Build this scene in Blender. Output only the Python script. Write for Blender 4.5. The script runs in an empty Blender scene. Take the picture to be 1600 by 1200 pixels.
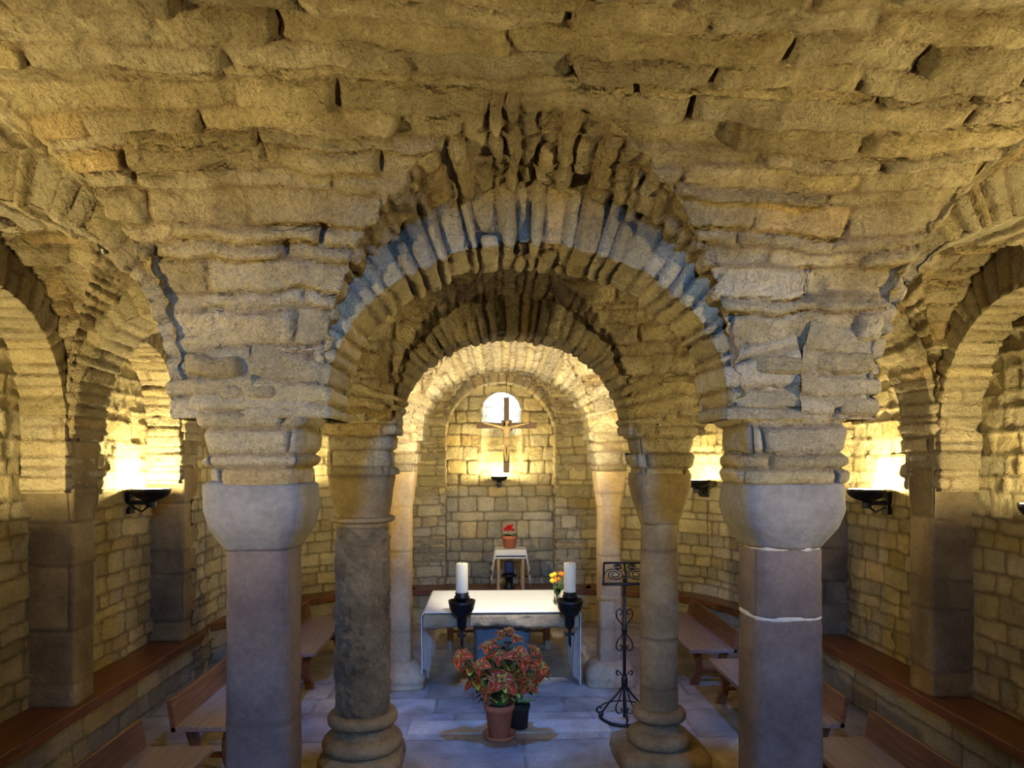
import bpy, math, random
import numpy as np
from mathutils import Vector, Matrix

S = bpy.context.scene
COL = S.collection
PI = math.pi

# ------------------------------------------------------------------ camera
F = 1110.0                       # focal length in pixels of the 1600 px frame
YAW = math.radians(1.96)
CAM = Vector((-0.216, 0.0, 2.70))
cd = bpy.data.cameras.new('camera'); cam = bpy.data.objects.new('camera', cd); COL.objects.link(cam)
cam.location = CAM; cam.rotation_euler = (PI/2, 0, -YAW)
cd.sensor_width = 36; cd.lens = F/1600*36; cd.shift_y = 115/1600; cd.clip_start = 0.05
S.camera = cam
S.view_settings.view_transform = 'Standard'; S.view_settings.look = 'None'
S.view_settings.gamma = 1.0; S.view_settings.use_curve_mapping = False
S.view_settings.exposure = 0.08

# ------------------------------------------------------------------ world (the sky beyond the window slit)
w = bpy.data.worlds.new('world'); S.world = w; w.use_nodes = True
bg = w.node_tree.nodes['Background']; bg.inputs[0].default_value = (0.40, 0.66, 1, 1); bg.inputs[1].default_value = 80.0

WARM = (1.0, 0.80, 0.35)
DAY = (0.10, 0.36, 1.0)
def add_light(name, kind, loc, energy, color, **kw):
    l = bpy.data.lights.new(name, kind); l.energy = energy; l.color = color
    for k, v in kw.items(): setattr(l, k, v)
    o = bpy.data.objects.new(name, l); COL.objects.link(o); o.location = loc
    return o
def aim(o, target):
    d = Vector(target)-Vector(o.location); o.rotation_euler = d.to_track_quat('-Z', 'Y').to_euler()
# daylight through the doorway at the head of the stairs, behind the camera
dl = add_light('doorway_daylight', 'AREA', (0.1, -4.5, 5.33), 175, DAY, shape='RECTANGLE', size=0.5, size_y=0.12, spread=math.radians(80))
aim(dl, (0.1, 5.0, 2.2))

def W(px, py, d):
    """a real point: photo pixel + distance from the lens plane (metres)"""
    xc = (px-800)/F*d
    r = Vector((math.cos(YAW), -math.sin(YAW), 0)); f = Vector((math.sin(YAW), math.cos(YAW), 0))
    p = CAM + f*d + r*xc; p.z = CAM.z+(715-py)/F*d
    return p

# ------------------------------------------------------------------ numpy noise
def hsh(*a):
    h = np.zeros(np.broadcast(*a).shape, dtype=np.uint64) + np.uint64(0x9E3779B9)
    for k, x in enumerate(a):
        x = np.asarray(x).astype(np.int64).astype(np.uint64)
        h = (h ^ (x*np.uint64(0x85EBCA6B+2*k*7919)))*np.uint64(0xC2B2AE3D27D4EB4F)
        h ^= h >> np.uint64(29)
    h = h*np.uint64(0x165667B19E3779F9); h ^= h >> np.uint64(32)
    return (h & np.uint64(0xFFFFFF)).astype(np.float64)/float(0x1000000)
def sst(a, b, x):
    t = np.clip((x-a)/(b-a), 0, 1); return t*t*(3-2*t)
def vn(P, sc, seed=0):
    x, y, z = P[..., 0]*sc, P[..., 1]*sc, P[..., 2]*sc
    i, j, k = np.floor(x), np.floor(y), np.floor(z)
    u, v, t = x-i, y-j, z-k
    u, v, t = u*u*(3-2*u), v*v*(3-2*v), t*t*(3-2*t)
    r = 0
    for a in (0, 1):
        for b in (0, 1):
            for c in (0, 1):
                r = r + hsh(i+a, j+b, k+c, np.full_like(i, seed))*(u if a else 1-u)*(v if b else 1-v)*(t if c else 1-t)
    return r*2-1
def fbm(P, sc, seed=0, oct=3):
    r = 0; a = 1
    for o in range(oct): r = r+a*vn(P, sc*2**o, seed+o); a *= 0.5
    return r/1.75
def cellidx(f, seed, jit=0.55):
    """1-d jittered cells, returns index, start, end"""
    i = np.floor(f)
    sd = seed
    def edge(k): return k+jit*(hsh(k, sd)-0.5)
    lo = edge(i); hi = edge(i+1)
    i = np.where(f < lo, i-1, np.where(f >= hi, i+1, i))
    return i, edge(i), edge(i+1)
def stones(s, t, P, h, l, seed, amp=0.02, edge=0.03, groove=0.022, tilt=0.6, warp=0.03, holes=0.0, jw=0.010, lj=0.7, mort=0.0, cj=0.55, ta=1.0, gap=0.0):
    """masonry pattern: s across the courses, t along them; displacement, tint rgb, joint"""
    s = s+warp*fbm(P, 1.3, seed+50, 2)+0.3*warp*vn(P, 7, seed+5)
    t = t+warp*fbm(P, 1.7, seed+60, 2)+0.3*warp*vn(P, 8, seed+6)
    sd = np.full(s.shape, seed)
    i, s0, s1 = cellidx(s/h, sd, cj)
    ll = l*(0.65+0.7*hsh(i, sd+11))
    off = hsh(i, sd+12)*l*3
    j, t0, t1 = cellidx((t+off)/ll, sd+17+i*31, lj)
    ds = np.minimum(s/h-s0, s1-s/h)*h
    tt = (t+off)/ll
    dt = np.minimum(tt-t0, t1-tt)*ll
    d = -np.log(np.exp(-ds/0.012)+np.exp(-dt/0.012))*0.012
    d = np.maximum(d, 0)
    prof = 1-(1-np.clip(d/edge, 0, 1))**2
    r = hsh(i, j, sd+3)
    sl = ((s/h-s0)/(s1-s0)-0.5)*(hsh(i, j, sd+4)-0.35)*2*tilt + ((tt-t0)/(t1-t0)-0.5)*(hsh(i, j, sd+5)-0.5)*2*tilt
    disp = prof*groove + prof*amp*((r-0.5)*2+sl) - groove
    if np.any(mort):
        mm = sst(-0.25, 0.35, fbm(P, 3.2, seed+90, 3))*mort
        disp = disp*(1-0.7*mm)-0.006*mm
    if gap > 0:
        gp = sst(0.12, 0.45, fbm(P, 5.0, seed+120, 2))*(1-sst(0.0, 0.020, d))
        disp = disp-gap*gp
    if holes > 0:
        hole = (hsh(i, j, sd+6) < holes).astype(float)
        disp = disp-hole*0.06*prof
    joint = 1-sst(jw*0.4, jw*1.8, d)
    if np.any(mort): joint = joint*(1-mm)
    b = 0.74+0.42*hsh(i, j, sd+7)
    hue = hsh(i, j, sd+8)
    R = b*(1+0.04*(hue > 0.95)+0.06*(hue-0.5)); G = b*(1-0.05*(hue > 0.95)); B = b*(1-0.12*(hue > 0.95)-0.25*(hue-0.5))
    tn = np.stack([R, G, B], -1); tn = 1+(tn-1)*ta
    if np.any(mort): tn = tn+(1-tn)*0.6*mm[..., None]
    return disp, tn, joint

# ------------------------------------------------------------------ objects and tags
def tag(o, label=None, cat=None, group=None, kind=None):
    if label: o['label'] = label
    if cat: o['category'] = cat
    if group: o['group'] = group
    if kind: o['kind'] = kind
    return o
def empty(name, loc=(0, 0, 0), rz=0):
    o = bpy.data.objects.new(name, None); COL.objects.link(o); o.location = loc; o.rotation_euler = (0, 0, rz)
    o.empty_display_size = 0.1
    return o
def link(name, me, mat, parent=None):
    o = bpy.data.objects.new(name, me); COL.objects.link(o)
    if mat: me.materials.append(mat)
    if parent: o.parent = parent
    return o
def copy_tree(o, parent=None):
    c = o.copy(); COL.objects.link(c); c.parent = parent
    for ch in [q for q in bpy.data.objects if q.parent == o]: copy_tree(ch, c)
    return c

def np_mesh(name, V, Q, tint=None, joint=None, smooth=True):
    me = bpy.data.meshes.new(name)
    V = np.ascontiguousarray(V, dtype=np.float32); Q = np.ascontiguousarray(Q, dtype=np.int32)
    me.vertices.add(len(V)); me.vertices.foreach_set('co', V.ravel())
    me.loops.add(Q.size); me.loops.foreach_set('vertex_index', Q.ravel())
    me.polygons.add(len(Q)); me.polygons.foreach_set('loop_start', np.arange(0, Q.size, 4, dtype=np.int32))
    me.polygons.foreach_set('loop_total', np.full(len(Q), 4, dtype=np.int32))
    me.polygons.foreach_set('use_smooth', np.full(len(Q), smooth, dtype=bool))
    if tint is not None:
        a = me.attributes.new('tint', 'FLOAT_COLOR', 'POINT')
        c = np.ones((len(V), 4), np.float32); c[:, :3] = tint; a.data.foreach_set('color', c.ravel())
        b = me.attributes.new('joint', 'FLOAT', 'POINT'); b.data.foreach_set('value', joint.astype(np.float32).ravel())
    me.update(calc_edges=True); me.validate()
    return me
def quads(n, m, wrap=False):
    i = np.arange(n-1)[:, None]; j = np.arange(m if wrap else m-1)[None, :]
    j2 = (j+1) % m
    return np.stack([i*m+j, i*m+j2, (i+1)*m+j2, (i+1)*m+j], -1).reshape(-1, 4)
def normals(P, flip=1, wrap=False):
    du = np.gradient(P, axis=0)
    if wrap:
        dv = (np.roll(P, -1, 1)-np.roll(P, 1, 1))
    else: dv = np.gradient(P, axis=1)
    N = np.cross(du, dv); L = np.linalg.norm(N, axis=-1, keepdims=True)
    return flip*N/np.maximum(L, 1e-9)
def stone_grid(name, P, s, t, mat, parent=None, flip=1, wrap=False, mask=None, rough=0.008, roughsc=9, **kw):
    N = normals(P, flip, wrap)
    d, tint, jt = stones(s, t, P, **kw)
    d = d+rough*fbm(P, roughsc, 77, 3)
    P2 = P+N*d[..., None]
    n, m = P.shape[:2]
    Q = quads(n, m, wrap)
    if flip < 0: Q = Q[:, ::-1]
    if mask is not None:
        mk = mask.reshape(-1); Q = Q[mk[Q].all(1)]
    return link(name, np_mesh(name, P2.reshape(-1, 3), Q, tint.reshape(-1, 3), jt.reshape(-1)), mat, parent)

class MB:
    def __init__(s): s.v = []; s.f = []; s.sm = []
    def add(s, vs, fs, smooth=True):
        b = len(s.v); s.v += [tuple(v) for v in vs]; s.f += [tuple(i+b for i in f) for f in fs]; s.sm += [smooth]*len(fs); return s
    def box(s, a, b, rot=None, c=None, taper=None):
        vs = [Vector((x, y, z)) for z in (a[2], b[2]) for y in (a[1], b[1]) for x in (a[0], b[0])]
        if rot is not None:
            cc = Vector(c) if c else (Vector(a)+Vector(b))/2
            vs = [rot @ (v-cc)+cc for v in vs]
        return s.add(vs, [(0, 2, 3, 1), (4, 5, 7, 6), (0, 1, 5, 4), (2, 6, 7, 3), (0, 4, 6, 2), (1, 3, 7, 5)], False)
    def tube(s, pts, r, n=8, caps=True):
        pts = [Vector(p) for p in pts]; m = len(pts)
        rs = r if isinstance(r, (list, tuple)) else [r]*m
        vs = []; up = None
        for i, p in enumerate(pts):
            t = (pts[min(i+1, m-1)]-pts[max(i-1, 0)])
            t = t.normalized() if t.length > 1e-9 else Vector((0, 0, 1))
            if up is None: up = Vector((0, 0, 1)) if abs(t.z) < 0.9 else Vector((1, 0, 0))
            a = (up-t*up.dot(t)).normalized(); up = a; b = t.cross(a)
            for k in range(n):
                an = 2*PI*k/n; vs.append(p+(a*math.cos(an)+b*math.sin(an))*rs[i])
        fs = [(i*n+k, i*n+(k+1) % n, (i+1)*n+(k+1) % n, (i+1)*n+k) for i in range(m-1) for k in range(n)]
        if caps: fs += [tuple(range(n))[::-1], tuple((m-1)*n+k for k in range(n))]
        return s.add(vs, fs)
    def lathe(s, prof, c=(0, 0, 0), n=32, sx=1, sy=1):
        vs = [(c[0]+r*math.cos(2*PI*k/n)*sx, c[1]+r*math.sin(2*PI*k/n)*sy, c[2]+z) for r, z in prof for k in range(n)]
        m = len(prof)
        fs = [(i*n+k, i*n+(k+1) % n, (i+1)*n+(k+1) % n, (i+1)*n+k) for i in range(m-1) for k in range(n)]
        fs += [tuple(range(n))[::-1], tuple((m-1)*n+k for k in range(n))]
        return s.add(vs, fs)
    def build(s, name, mat, parent=None, bevel=0, sub=0):
        me = bpy.data.meshes.new(name); me.from_pydata(s.v, [], s.f)
        me.polygons.foreach_set('use_smooth', s.sm); me.update()
        o = link(name, me, mat, parent)
        if bevel:
            b = o.modifiers.new('bevel', 'BEVEL'); b.width = bevel; b.segments = 2; b.limit_method = 'ANGLE'
        if sub:
            b = o.modifiers.new('sub', 'SUBSURF'); b.levels = sub; b.render_levels = sub
        return o

# ------------------------------------------------------------------ materials
def newmat(name):
    m = bpy.data.materials.new(name); m.use_nodes = True
    nt = m.node_tree; b = nt.nodes['Principled BSDF']
    return m, nt, b
def stone_mat(name, c1, c2, mortar, bump=0.6, rough=0.9, scale=1.0, use_attr=True, bd=0.03, chips=0.0):
    m, nt, b = newmat(name); N = nt.nodes; L = nt.links
    tc = N.new('ShaderNodeTexCoord')
    def noise(sc, det=6, ro=0.6):
        n = N.new('ShaderNodeTexNoise'); n.inputs['Scale'].default_value = sc; n.inputs['Detail'].default_value = det; n.inputs['Roughness'].default_value = ro
        L.new(tc.outputs['Object'], n.inputs['Vector']); return n
    n1 = noise(2.2*scale); r1 = N.new('ShaderNodeValToRGB')
    r1.color_ramp.elements[0].position = 0.35; r1.color_ramp.elements[0].color = (*c1, 1)
    r1.color_ramp.elements[1].position = 0.65; r1.color_ramp.elements[1].color = (*c2, 1)
    L.new(n1.outputs[0], r1.inputs[0])
    n2 = noise(28*scale, 5, 0.7)
    mr = N.new('ShaderNodeMapRange'); mr.inputs[1].default_value = 0.3; mr.inputs[2].default_value = 0.7; mr.inputs[3].default_value = 0.80; mr.inputs[4].default_value = 1.15
    L.new(n2.outputs[0], mr.inputs[0])
    mx = N.new('ShaderNodeMix'); mx.data_type = 'RGBA'; mx.blend_type = 'MULTIPLY'; mx.inputs[0].default_value = 1
    L.new(r1.outputs[0], mx.inputs[6]); L.new(mr.outputs[0], mx.inputs[7])
    out = mx.outputs[2]
    if use_attr:
        at = N.new('ShaderNodeAttribute'); at.attribute_name = 'tint'
        m2 = N.new('ShaderNodeMix'); m2.data_type = 'RGBA'; m2.blend_type = 'MULTIPLY'; m2.inputs[0].default_value = 1
        L.new(out, m2.inputs[6]); L.new(at.outputs['Color'], m2.inputs[7])
        aj = N.new('ShaderNodeAttribute'); aj.attribute_name = 'joint'
        m3 = N.new('ShaderNodeMix'); m3.data_type = 'RGBA'
        mj = N.new('ShaderNodeMath'); mj.operation = 'MULTIPLY'; mj.inputs[1].default_value = 0.75
        L.new(aj.outputs['Fac'], mj.inputs[0]); L.new(mj.outputs[0], m3.inputs[0])
        L.new(m2.outputs[2], m3.inputs[6]); m3.inputs[7].default_value = (*mortar, 1); out = m3.outputs[2]
    L.new(out, b.inputs['Base Color']); b.inputs['Roughness'].default_value = rough
    b.inputs['Specular IOR Level'].default_value = 0.25
    n3 = noise(14*scale, 10, 0.72); n4 = noise(70*scale, 4, 0.6)
    ad = N.new('ShaderNodeMath'); ad.operation = 'MULTIPLY_ADD'; ad.inputs[1].default_value = 0.3
    L.new(n4.outputs[0], ad.inputs[0]); L.new(n3.outputs[0], ad.inputs[2])
    bp = N.new('ShaderNodeBump'); bp.inputs['Strength'].default_value = bump; bp.inputs['Distance'].default_value = bd
    L.new(ad.outputs[0], bp.inputs['Height']); L.new(bp.outputs[0], b.inputs['Normal'])
    if chips:
        wn = noise(6, 4, 0.6); wm = N.new('ShaderNodeMix'); wm.data_type = 'RGBA'; wm.inputs[0].default_value = 0.22
        L.new(tc.outputs['Object'], wm.inputs[6]); L.new(wn.outputs['Color'], wm.inputs[7])
        hs = []
        for sc in (9.0, 23.0):
            vo = N.new('ShaderNodeTexVoronoi'); vo.inputs['Scale'].default_value = sc; L.new(wm.outputs[2], vo.inputs['Vector']); hs.append(vo)
        a2 = N.new('ShaderNodeMath'); a2.operation = 'MULTIPLY_ADD'; a2.inputs[1].default_value = 0.45
        L.new(hs[1].outputs['Distance'], a2.inputs[0]); L.new(hs[0].outputs['Distance'], a2.inputs[2])
        b2 = N.new('ShaderNodeBump'); b2.invert = True; b2.inputs['Strength'].default_value = chips; b2.inputs['Distance'].default_value = 0.07
        L.new(a2.outputs[0], b2.inputs['Height']); L.new(bp.outputs[0], b2.inputs['Normal']); L.new(b2.outputs[0], b.inputs['Normal'])
    return m
def plain(name, c, rough=0.6, metal=0, spec=0.4, bump=0, bsc=60, var=0.0, vsc=8, emit=None, es=0):
    m, nt, b = newmat(name); N = nt.nodes; L = nt.links
    b.inputs['Base Color'].default_value = (*c, 1); b.inputs['Roughness'].default_value = rough; b.inputs['Metallic'].default_value = metal
    b.inputs['Specular IOR Level'].default_value = spec
    tc = N.new('ShaderNodeTexCoord')
    n = N.new('ShaderNodeTexNoise'); n.inputs['Scale'].default_value = vsc; n.inputs['Detail'].default_value = 5; L.new(tc.outputs['Object'], n.inputs[0])
    r = N.new('ShaderNodeMapRange'); r.inputs[1].default_value = .3; r.inputs[2].default_value = .7; r.inputs[3].default_value = 1-var; r.inputs[4].default_value = 1+var
    L.new(n.outputs[0], r.inputs[0])
    mx = N.new('ShaderNodeMix'); mx.data_type = 'RGBA'; mx.blend_type = 'MULTIPLY'; mx.inputs[0].default_value = 1; mx.inputs[6].default_value = (*c, 1)
    L.new(r.outputs[0], mx.inputs[7]); L.new(mx.outputs[2], b.inputs['Base Color'])
    if bump:
        n = N.new('ShaderNodeTexNoise'); n.inputs['Scale'].default_value = bsc; n.inputs['Detail'].default_value = 6; L.new(tc.outputs['Object'], n.inputs[0])
        bp = N.new('ShaderNodeBump'); bp.inputs['Strength'].default_value = bump; bp.inputs['Distance'].default_value = 0.01
        L.new(n.outputs[0], bp.inputs['Height']); L.new(bp.outputs[0], b.inputs['Normal'])
    if emit: b.inputs['Emission Color'].default_value = (*emit, 1); b.inputs['Emission Strength'].default_value = es
    return m
def wood_mat(name, c1, c2, rough=0.35, axis=1):
    m, nt, b = newmat(name); N = nt.nodes; L = nt.links
    tc = N.new('ShaderNodeTexCoord'); mp = N.new('ShaderNodeMapping')
    sc = [14, 14, 14]; sc[axis] = 0.9; mp.inputs['Scale'].default_value = sc
    L.new(tc.outputs['Object'], mp.inputs[0])
    n = N.new('ShaderNodeTexNoise'); n.inputs['Scale'].default_value = 2.2; n.inputs['Detail'].default_value = 8; n.inputs['Distortion'].default_value = 0.6
    L.new(mp.outputs[0], n.inputs[0])
    r = N.new('ShaderNodeValToRGB'); r.color_ramp.elements[0].position = .33; r.color_ramp.elements[1].position = .68
    r.color_ramp.elements[0].color = (*c1, 1); r.color_ramp.elements[1].color = (*c2, 1)
    L.new(n.outputs[0], r.inputs[0]); L.new(r.outputs[0], b.inputs['Base Color'])
    b.inputs['Roughness'].default_value = rough
    bp = N.new('ShaderNodeBump'); bp.inputs['Strength'].default_value = .15; bp.inputs['Distance'].default_value = .004
    L.new(n.outputs[0], bp.inputs['Height']); L.new(bp.outputs[0], b.inputs['Normal'])
    return m
M = {}
M['vault'] = stone_mat('rubble_vault_stone', (0.29, 0.225, 0.125), (0.52, 0.43, 0.27), (0.20, 0.13, 0.07), bump=1.0, scale=1.5, bd=0.06, chips=0.75)
M['arch'] = stone_mat('arch_stone', (0.32, 0.265, 0.165), (0.46, 0.385, 0.25), (0.2, 0.14, 0.08), bump=1.0, scale=1.3, bd=0.05, chips=0.6)
M['wall'] = stone_mat('wall_sandstone', (0.32, 0.265, 0.155), (0.46, 0.39, 0.24), (0.11, 0.08, 0.045), bump=1.0, bd=0.04, chips=0.3)
M['column'] = stone_mat('column_sandstone', (0.105, 0.098, 0.095), (0.185, 0.17, 0.16), (0.3, 0.25, 0.2), bump=0.35, use_attr=True)
M['mortar'] = stone_mat('pale_mortar', (0.55, 0.50, 0.44), (0.7, 0.64, 0.56), (0.5, 0.45, 0.38), bump=0.8, use_attr=False, scale=3)
M['shaft'] = stone_mat('dark_column_shaft_stone', (0.085, 0.062, 0.055), (0.15, 0.115, 0.10), (0.08, 0.06, 0.05), bump=0.45)
M['tan'] = stone_mat('tan_pillar_sandstone', (0.30, 0.205, 0.11), (0.44, 0.32, 0.18), (0.2, 0.15, 0.1), bump=0.4)
M['brown'] = stone_mat('brown_weathered_sandstone', (0.13, 0.094, 0.052), (0.25, 0.19, 0.105), (0.08, 0.06, 0.04), bump=0.8)
M['pitted'] = stone_mat('pitted_sandstone', (0.11, 0.085, 0.05), (0.27, 0.22, 0.14), (0.2, 0.17, 0.12), bump=1.6, use_attr=True, scale=1.4)
M['floor'] = stone_mat('floor_slabs', (0.20, 0.17, 0.135), (0.40, 0.34, 0.27), (0.10, 0.08, 0.06), bump=0.3, rough=0.42)
M['step'] = stone_mat('worn_step_stone', (0.30, 0.26, 0.20), (0.45, 0.39, 0.31), (0, 0, 0), bump=0.3, rough=0.55, use_attr=False)
M['shell'] = plain('rough_masonry_mass', (0.2, 0.16, 0.1), 0.95)
M['altar_stone'] = stone_mat('altar_slab_stone', (0.42, 0.32, 0.20), (0.58, 0.46, 0.30), (0, 0, 0), bump=1.2, use_attr=False, scale=2)
M['grey_stone'] = stone_mat('grey_block_stone', (0.16, 0.16, 0.17), (0.22, 0.22, 0.23), (0, 0, 0), bump=0.4, use_attr=False, scale=2)
M['wood'] = wood_mat('varnished_dark_wood', (0.055, 0.018, 0.006), (0.16, 0.058, 0.018), 0.33)
M['bwood'] = wood_mat('bench_seat_wood', (0.075, 0.030, 0.012), (0.17, 0.072, 0.028), 0.38)
M['swood'] = wood_mat('sheen_paled_seat_wood', (0.13, 0.085, 0.065), (0.24, 0.165, 0.13), 0.30)  # seat colour paled to stand in for the blue sheen on bench tops
M['lwood'] = wood_mat('pale_wood', (0.30, 0.16, 0.07), (0.42, 0.25, 0.12), 0.5, 2)
M['cross'] = wood_mat('crucifix_wood', (0.07, 0.035, 0.015), (0.14, 0.07, 0.03), 0.5, 2)
M['iron'] = plain('black_wrought_iron', (0.012, 0.012, 0.014), 0.38, 0.6, 0.5, 0.2, 80)
M['cloth'] = plain('white_linen', (0.86, 0.86, 0.84), 0.85, 0, 0.2, 0.2, 250)
M['cloth2'] = plain('cream_cloth', (0.60, 0.56, 0.47), 0.85, 0, 0.2, 0.2, 250)
M['navy'] = plain('navy_trim', (0.02, 0.025, 0.08), 0.8)
M['wax'] = plain('ivory_wax', (0.80, 0.74, 0.56), 0.45, 0, 0.4)
M['terra'] = plain('terracotta', (0.42, 0.13, 0.06), 0.75, 0, 0.3, 0.2, 60, 0.12)
M['soil'] = plain('potting_soil', (0.03, 0.02, 0.012), 0.95, bump=0.8, bsc=40)
M['stem'] = plain('green_stem', (0.10, 0.20, 0.04), 0.6)
M['leafg'] = plain('green_leaf', (0.05, 0.13, 0.03), 0.5, var=0.3)
M['red'] = plain('red_petal', (0.62, 0.02, 0.025), 0.5, var=0.2, vsc=40)
M['orange'] = plain('orange_petal', (0.90, 0.28, 0.02), 0.5, var=0.15, vsc=40)
M['yellow'] = plain('yellow_petal', (0.95, 0.68, 0.03), 0.5, var=0.1, vsc=40)
M['bulb'] = plain('lamp_bulb', (1, 1, 1), 0.4, emit=(1, 0.85, 0.5), es=12)
M['lampin'] = plain('lamp_bowl_white_inside', (0.85, 0.83, 0.78), 0.4)
M['figure'] = plain('carved_figure', (0.55, 0.40, 0.20), 0.45, var=0.15, vsc=15)
m, nt, b = newmat('clear_vase_glass'); b.inputs['Transmission Weight'].default_value = 1; b.inputs['Roughness'].default_value = 0.03; b.inputs['Base Color'].default_value = (0.9, 0.95, 1, 1); M['glass'] = m
# coleus leaf: red heart, green rim, pale vein
m, nt, b = newmat('coleus_leaf'); at = nt.nodes.new('ShaderNodeAttribute'); at.attribute_name = 'leafc'
nt.links.new(at.outputs['Color'], b.inputs['Base Color']); b.inputs['Roughness'].default_value = 0.65; b.inputs['Specular IOR Level'].default_value = 0.1; M['coleus'] = m

# ------------------------------------------------------------------ plan of the crypt
ROW = [3.90, 6.35, 8.55]; T = 0.25
ZS = 3.00
WL, WR = 3.74, 3.73              # pilaster faces
RL, RR = 4.12, 4.10              # recessed wall planes
def cfun(y): return np.interp(y, [3.9, 6.35, 8.55, 12], [1.42, 1.33, 1.24, 1.24])
def pfun(y): return np.interp(y, [3.9, 6.35, 8.55, 12], [0.36, 0.30, 0.24, 0.24])
def g(u, p):
    u = np.clip(np.abs(u), 0, 1); return (1-u**p)**(1/p)

def ceiling_bay(name, y0, y1, front=False, res=0.014, seed=1, back=False):
    if front: yc = 2.45; b = y1-yc
    else: yc = (y0+y1)/2; b = (y1-y0)/2
    # y lines, dense where the cross barrel turns vertical
    def arcs(n): return -np.cos(np.linspace(0, PI, n))
    if front:
        th = np.linspace(0, PI/2, int(1.9/res)); ys = np.concatenate([np.arange(y0, yc, res*1.6), yc+b*np.sin(th)])
    else:
        ys = yc+b*arcs(int(3.4*b/res/1.15))
    # x lines in normalised cells
    segs = []
    def nave(u, y): a = cfun(y)-pfun(y); return u*a
    n_n = int(3.2/res); n_a = int(3.9/res); n_s = max(4, int(0.65/res))
    un = arcs(n_n)
    Y = ys[:, None]
    cols = []; info = []
    a_in = cfun(Y)-pfun(Y); a_out = cfun(Y)+pfun(Y)
    ua = arcs(n_a)
    hl = (WL-a_out)/2; cl = -(WL+a_out)/2; hr = (WR-a_out)/2; cr = (WR+a_out)/2
    us = np.linspace(0, 1, n_s+2)[1:-1]
    Xl = cl+hl*ua[None, :]; Xsl = -a_out+(a_out-a_in)*us[None, :]; Xn = a_in*un[None, :]
    Xsr = a_in+(a_out-a_in)*us[None, :]; Xr = cr+hr*ua[None, :]
    X = np.concatenate([Xl, Xsl, Xn, Xsr, Xr], 1)
    one = np.ones_like(Y)
    U = np.concatenate([ua[None, :]*one, 2*np.ones_like(Xsl), un[None, :]*one, 2*np.ones_like(Xsr), ua[None, :]*one], 1)
    AH = np.concatenate([np.full_like(Xl, 1.24), 0*Xsl, np.full_like(Xn, 1.08), 0*Xsr, np.full_like(Xr, 1.24)], 1)
    HW = np.concatenate([hl+0*Xl, 1+0*Xsl, a_in+0*Xn, 1+0*Xsr, hr+0*Xr], 1)
    if front:
        ex = np.linspace(0, 1, 24)[None, :]; one = np.ones_like(Y)
        A1 = -(RL+0.15)+(RL+0.15-WL-0.01)*ex*one; A2 = WR+0.01+(RR+0.15-WR)*ex*one
        X = np.concatenate([A1, X, A2], 1); U = np.concatenate([2+0*A1, U, 2+0*A2], 1)
        AH = np.concatenate([0*A1, AH, 0*A2], 1); HW = np.concatenate([1+0*A1, HW, 1+0*A2], 1)
    YY = Y+0*X
    v = (YY-yc)/b
    if front: v = np.maximum(v, 0)
    hB = 1.29
    if back: hB = 1.15
    Bz = ZS+hB*g(v, 2.1)
    if front: Bz = Bz+0.20*np.maximum(yc-YY, 0)
    rise = 0.14*(1-np.clip(np.abs(v), 0, 1)**1.5)
    pa = 2.15
    Az = np.where(U > 1.5, -9, ZS+(AH+rise)*g(U, pa))
    if front: Az = np.where(YY < yc, -9, np.minimum(Az, ZS+hB+0.02))
    if back: Bz = np.where(np.abs(X) < 1.0, np.minimum(Bz, 9), Bz)
    Z = np.maximum(Az, Bz)
    wA = sst(-0.05, 0.05, Az-Bz)
    P = np.stack([X, YY, Z], -1)
    # masonry coordinates
    sA = HW*np.arctan2(np.sqrt(np.maximum(1-np.clip(U, -1, 1)**2, 0)), np.clip(U, -1, 1))+np.where(X < -1.3, 20, np.where(X > 1.3, 40, 0))
    sB = b*1.15*np.arctan2(v, np.sqrt(np.maximum(1-v*v, 0)))
    if front: sB = sB+np.minimum(YY-yc, 0)
    N = normals(P, -1)
    # front/near side: flip so that normals look down
    N *= np.sign(-N[..., 2:3]+1e-6)
    kA = dict(h=0.085, l=0.36, amp=0.030, edge=0.030, groove=0.035, tilt=0.9, warp=0.07, holes=0.05, jw=0.012, mort=0.45, gap=0.05)
    kB = dict(h=0.115, l=0.62, amp=0.036, edge=0.045, groove=0.034, tilt=1.5, warp=0.09, holes=0.05, jw=0.010, gap=0.045, mort=0.45, cj=0.85)
    mf = 0.25+0.75*sst(3.65, 3.95, Z); kA['mort'] = kA['mort']*mf; kB['mort'] = kB['mort']*mf
    dA, tA, jA = stones(sA, YY, P, seed=seed*10+1, **kA)
    dB, tB, jB = stones(sB+0*X, X, P, seed=seed*10+2, **kB)
    # rubble pushed about
    big = 0.035*fbm(P, 1.6, seed+30, 2)
    D = wA*dA+(1-wA)*dB+big+0.030*fbm(P, 6, 3, 5)-0.024*np.abs(fbm(P, 11, 13, 3))
    D = D*1.0
    fade = sst(0, 0.02, Z-ZS)
    P2 = P+N*(D*(0.4+0.6*fade))[..., None]
    tint = wA[..., None]*tA+(1-wA[..., None])*tB; jt = wA*jA+(1-wA)*jB
    n, m = X.shape
    me = np_mesh(name, P2.reshape(-1, 3), quads(n, m)[:, ::-1], tint.reshape(-1, 3), jt.reshape(-1))
    return tag(link(name, me, M['vault']), kind='structure')

ceiling_bay('ceiling', -2.5, ROW[0]-T, front=True, res=0.014, seed=1)
ceiling_bay('ceiling', ROW[0]+T, ROW[1]-T, res=0.016, seed=2)
ceiling_bay('ceiling', ROW[1]+T, ROW[2]-T, res=0.020, seed=3)
ceiling_bay('ceiling', ROW[2]+T, 12.0, res=0.026, seed=4, back=True)

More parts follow.
